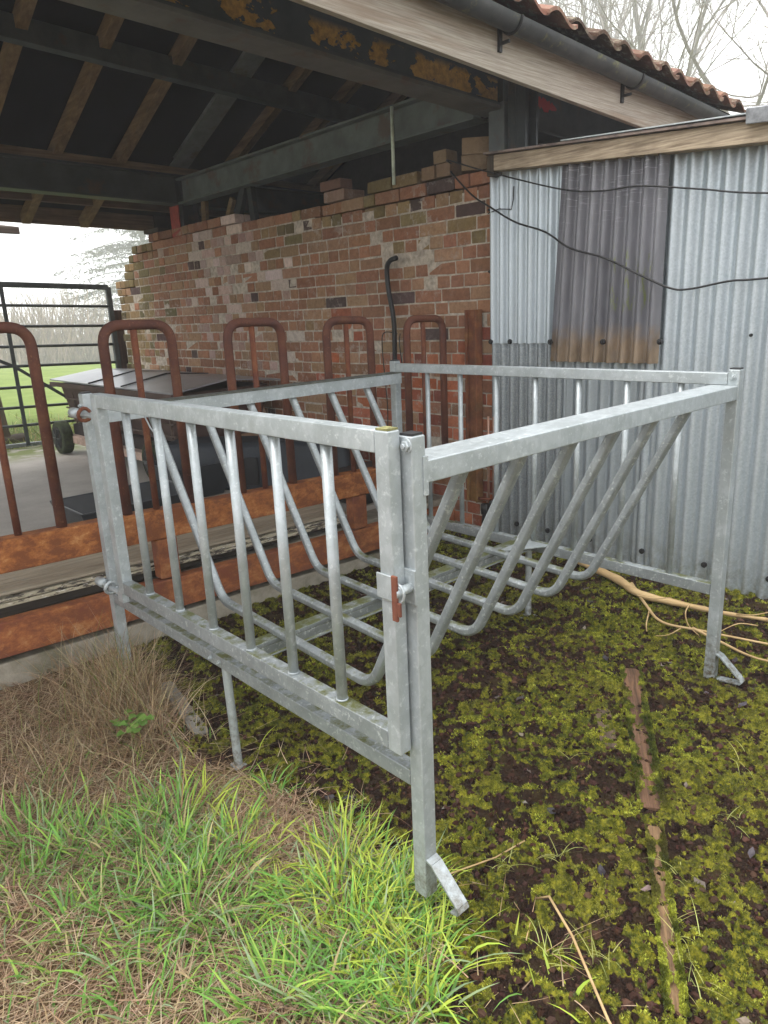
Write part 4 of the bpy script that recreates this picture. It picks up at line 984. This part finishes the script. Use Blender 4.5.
# hedgerow: bare twigs
m = MB()
for i in range(9000):
    x = rv.uniform(-30, 80); y = 72 + rv.gauss(0,2.) + .12*x; h = rv.uniform(1.8,6.)*(1+.25*math.sin(x*.3)); a = rv.uniform(-.5,.5); b = rv.uniform(-.4,.4); w = rv.uniform(.03,.07)
    x2, y2 = x+a*h, y+b*h; z0 = rv.uniform(0,1.2) - .042*(math.hypot(x,y)-28)
    m.add([(x-w,y,z0),(x+w,y,z0),(x2+w*.3,y2,z0+h),(x2-w*.3,y2,z0+h)], [(0,1,2,3)])
    m.add([(x,y-w,z0),(x,y+w,z0),(x2,y2+w*.3,z0+h),(x2,y2-w*.3,z0+h)], [(0,1,2,3)])
tag(m.build('hedgerow', m_plain('hedge_twigs', (.34,.26,.20), .9, 0, .4, 1)), 'bare brown winter hedgerow along the far side of the field', 'hedge', kind='stuff')

def bare_tree(x, y, H_, seed, lean=(0,0), label='', spread=.55, r0=.17, depth=5, low=.35):
    rn = random.Random(seed); T = MB(); K = MB()
    def grow(p, d, L, r, lv):
        n = 5 if lv < 3 else 3; pts = [p.copy()]; rad = [r]; q = p.copy(); dd = d.copy()
        for k in range(n):
            dd = (dd + Vector((rn.gauss(0,.09),rn.gauss(0,.09),rn.gauss(.03,.06)))).normalized(); q = q + dd*L/n; pts.append(q.copy()); rad.append(r*(1-.45*(k+1)/n))
        (T if lv == 0 else K).tube(pts, 1, 7 if lv < 2 else 4 if lv < 4 else 3, rad, cap=False)
        if lv >= depth: return
        nb = (5 if lv == 0 else 4 if lv < 3 else 3)
        for b_ in range(nb):
            f_ = rn.uniform(low if lv == 0 else .3, 1.); k = min(int(f_*n), n-1); bp = pts[k].lerp(pts[k+1], f_*n-k)
            ax = Vector((rn.gauss(0,1),rn.gauss(0,1),rn.gauss(0,.4))); ax = (ax - dd*ax.dot(dd)).normalized()
            nd = (dd*math.cos(spread*rn.uniform(.7,1.5)) + ax*math.sin(spread*rn.uniform(.7,1.5))).normalized()
            grow(bp, nd, L*rn.uniform(.5,.78), max(r*rn.uniform(.38,.6),.014), lv+1)
        grow(pts[-1], dd, L*.62, rad[-1], lv+1)
    grow(Vector((x,y,-1.5)), Vector((lean[0],lean[1],1)).normalized(), H_*.42, r0, 0)
    e = empty('bare_tree', (x,y,-1.5), label, 'tree', 'bare winter trees behind the tiled roof')
    T.build('trunk', M_TWIG, e, smooth=True); K.build('crown', M_TWIG, e)
    return e
bare_tree(50.5,25.5,36,5,(0,.02),'misty bare tree with a straight forked trunk above the gutter end',.5,.38)
bare_tree(43,37,35,8,(.02,0),'slender misty bare tree leftmost above the tiled roof',.38,.3)
bare_tree(50,32,36,21,(0,0),'thin bare tree standing between the leftmost tree and the forked tree',.36,.28)
bare_tree(38,12,30,33,(-.05,.12),'broad bare tree at the right edge with branches sweeping left over the roof',.7,.34,5,.25)

def conifer(x, y, H_, seed, label):
    ZB = -3.; rn = random.Random(seed); T = MB(); K = MB(); T.tube([(x,y,ZB),(x+.1,y,ZB+H_*.5),(x,y,ZB+H_)], 1, 8, [.42,.28,.05])
    for i in range(150):
        f_ = rn.uniform(.10,1)**.9; z0 = ZB+H_*f_; L = (1.06-f_)*H_*.34*rn.uniform(.5,1.1)+.5; a = rn.uniform(0,6.283); dr = Vector((math.cos(a),math.sin(a),0))
        pts = []; n = 7
        for k in range(n+1): u = k/n; pts.append(Vector((x,y,z0)) + dr*L*u + Vector((0,0,.16*L*u*(1-u)*4*.5 - .22*L*u*u + .12*L*u**4)))
        K.tube(pts, 1, 4, [.07*(1-.8*k/n) for k in range(n+1)], cap=False)
        for k in range(1, n+1):
            for s_ in (-1,1,-.6,.6):
                p_ = pts[k-1].lerp(pts[k], rn.random()); sd_ = Vector((-dr.y,dr.x,0))*s_; l = L*.30*(1-.5*k/n)*rn.uniform(.4,1.1)
                e_ = p_ + (sd_+dr*.6).normalized()*l + Vector((0,0,-.25*l)); w_ = .02
                K.add([p_+Vector((0,0,w_)),p_-Vector((0,0,w_)),e_], [(0,1,2)])
                for q_ in range(7):
                    c_ = p_.lerp(e_, rn.random()); g_ = Vector((rn.gauss(0,.25),rn.gauss(0,.25),rn.gauss(-.12,.15))); h_ = Vector((rn.gauss(0,.08),rn.gauss(0,.08),rn.gauss(0,.08)))
                    K.add([c_, c_+g_+h_, c_+g_*1.3], [(0,1,2)])
    e = empty('conifer_tree', (x,y,ZB), label, 'tree'); T.build('trunk', M_TWIG, e, smooth=True); K.build('crown', m_plain('larch_foliage', (.09,.09,.06), .9, 0, .4, 2), e)
conifer(36.5,77,36,4,'misty conifer with drooping tiers seen past the end of the brick wall')

# ------------------------------------------------------------------ haze
hz = MB().box(-100,170,-100,170,-9,48).build('haze', None); tag(hz, 'pale winter mist filling the air', 'haze', kind='stuff')
hm = bpy.data.materials.new('haze_air'); hm.use_nodes = True; nt = hm.node_tree; nt.nodes.clear()
o_ = nt.nodes.new('ShaderNodeOutputMaterial'); pv = nt.nodes.new('ShaderNodeVolumePrincipled'); pv.inputs['Density'].default_value = .0036; pv.inputs['Color'].default_value = (.96,.97,1,1)
nt.links.new(pv.outputs[0], o_.inputs['Volume']); hz.data.materials.append(hm)

# ------------------------------------------------------------------ world, sun, camera
W_ = bpy.data.worlds.new('World'); S.world = W_; W_.use_nodes = True; nt = W_.node_tree; nt.nodes.clear()
sky = nt.nodes.new('ShaderNodeTexSky'); sky.sky_type = 'NISHITA'; sky.sun_disc = False; sky.sun_elevation = R(48); sky.sun_rotation = R(200); sky.air_density = 1; sky.dust_density = 6; sky.ozone_density = 1
hs = nt.nodes.new('ShaderNodeHueSaturation'); hs.inputs['Saturation'].default_value = .12; hs.inputs['Value'].default_value = 1.0
mx = nt.nodes.new('ShaderNodeMix'); mx.data_type = 'RGBA'; mx.inputs[0].default_value = .75; mx.inputs[7].default_value = (10.4,10.55,10.7,1)
bg = nt.nodes.new('ShaderNodeBackground'); bg.inputs[1].default_value = .10; ow = nt.nodes.new('ShaderNodeOutputWorld')
nt.links.new(sky.outputs[0], hs.inputs['Color']); nt.links.new(hs.outputs[0], mx.inputs[6]); nt.links.new(mx.outputs[2], bg.inputs[0]); nt.links.new(bg.outputs[0], ow.inputs[0])
sl = bpy.data.lights.new('sun', 'SUN'); sl.energy = 1.5; sl.angle = R(35); sl.color = (1,.97,.93); so = bpy.data.objects.new('sun', sl); COL.objects.link(so)
sd_ = Vector((-.32,.22,1.)).normalized(); so.rotation_euler = sd_.to_track_quat('Z','Y').to_euler()
sky.sun_elevation = math.asin(sd_.z); sky.sun_rotation = math.atan2(sd_.x, sd_.y)

yw, pt, rl = .8318, .2693, -.0445
d = Vector((math.cos(yw)*math.cos(pt), math.sin(yw)*math.cos(pt), -math.sin(pt))); r0 = d.cross(Vector((0,0,1))).normalized(); u0 = r0.cross(d)
Rr = r0*math.cos(rl) + u0*math.sin(rl); Uu = -r0*math.sin(rl) + u0*math.cos(rl)
cam = bpy.data.cameras.new('camera'); co = bpy.data.objects.new('camera', cam); COL.objects.link(co)
M4 = Matrix(((Rr.x,Uu.x,-d.x,-1.1431),(Rr.y,Uu.y,-d.y,-1.1518),(Rr.z,Uu.z,-d.z,1.6243),(0,0,0,1))); co.matrix_world = M4
cam.sensor_width = 36; cam.sensor_fit = 'AUTO'; cam.lens = 720.611/1024*36; cam.clip_start = .02; cam.clip_end = 600
S.camera = co
S.view_settings.view_transform = 'Standard'; S.view_settings.look = 'None'; S.view_settings.exposure = 1.38; S.view_settings.gamma = 1
S.cycles.volume_bounces = 3; S.cycles.max_bounces = 8; S.cycles.use_denoising = True
S.render.resolution_x = 768; S.render.resolution_y = 1024
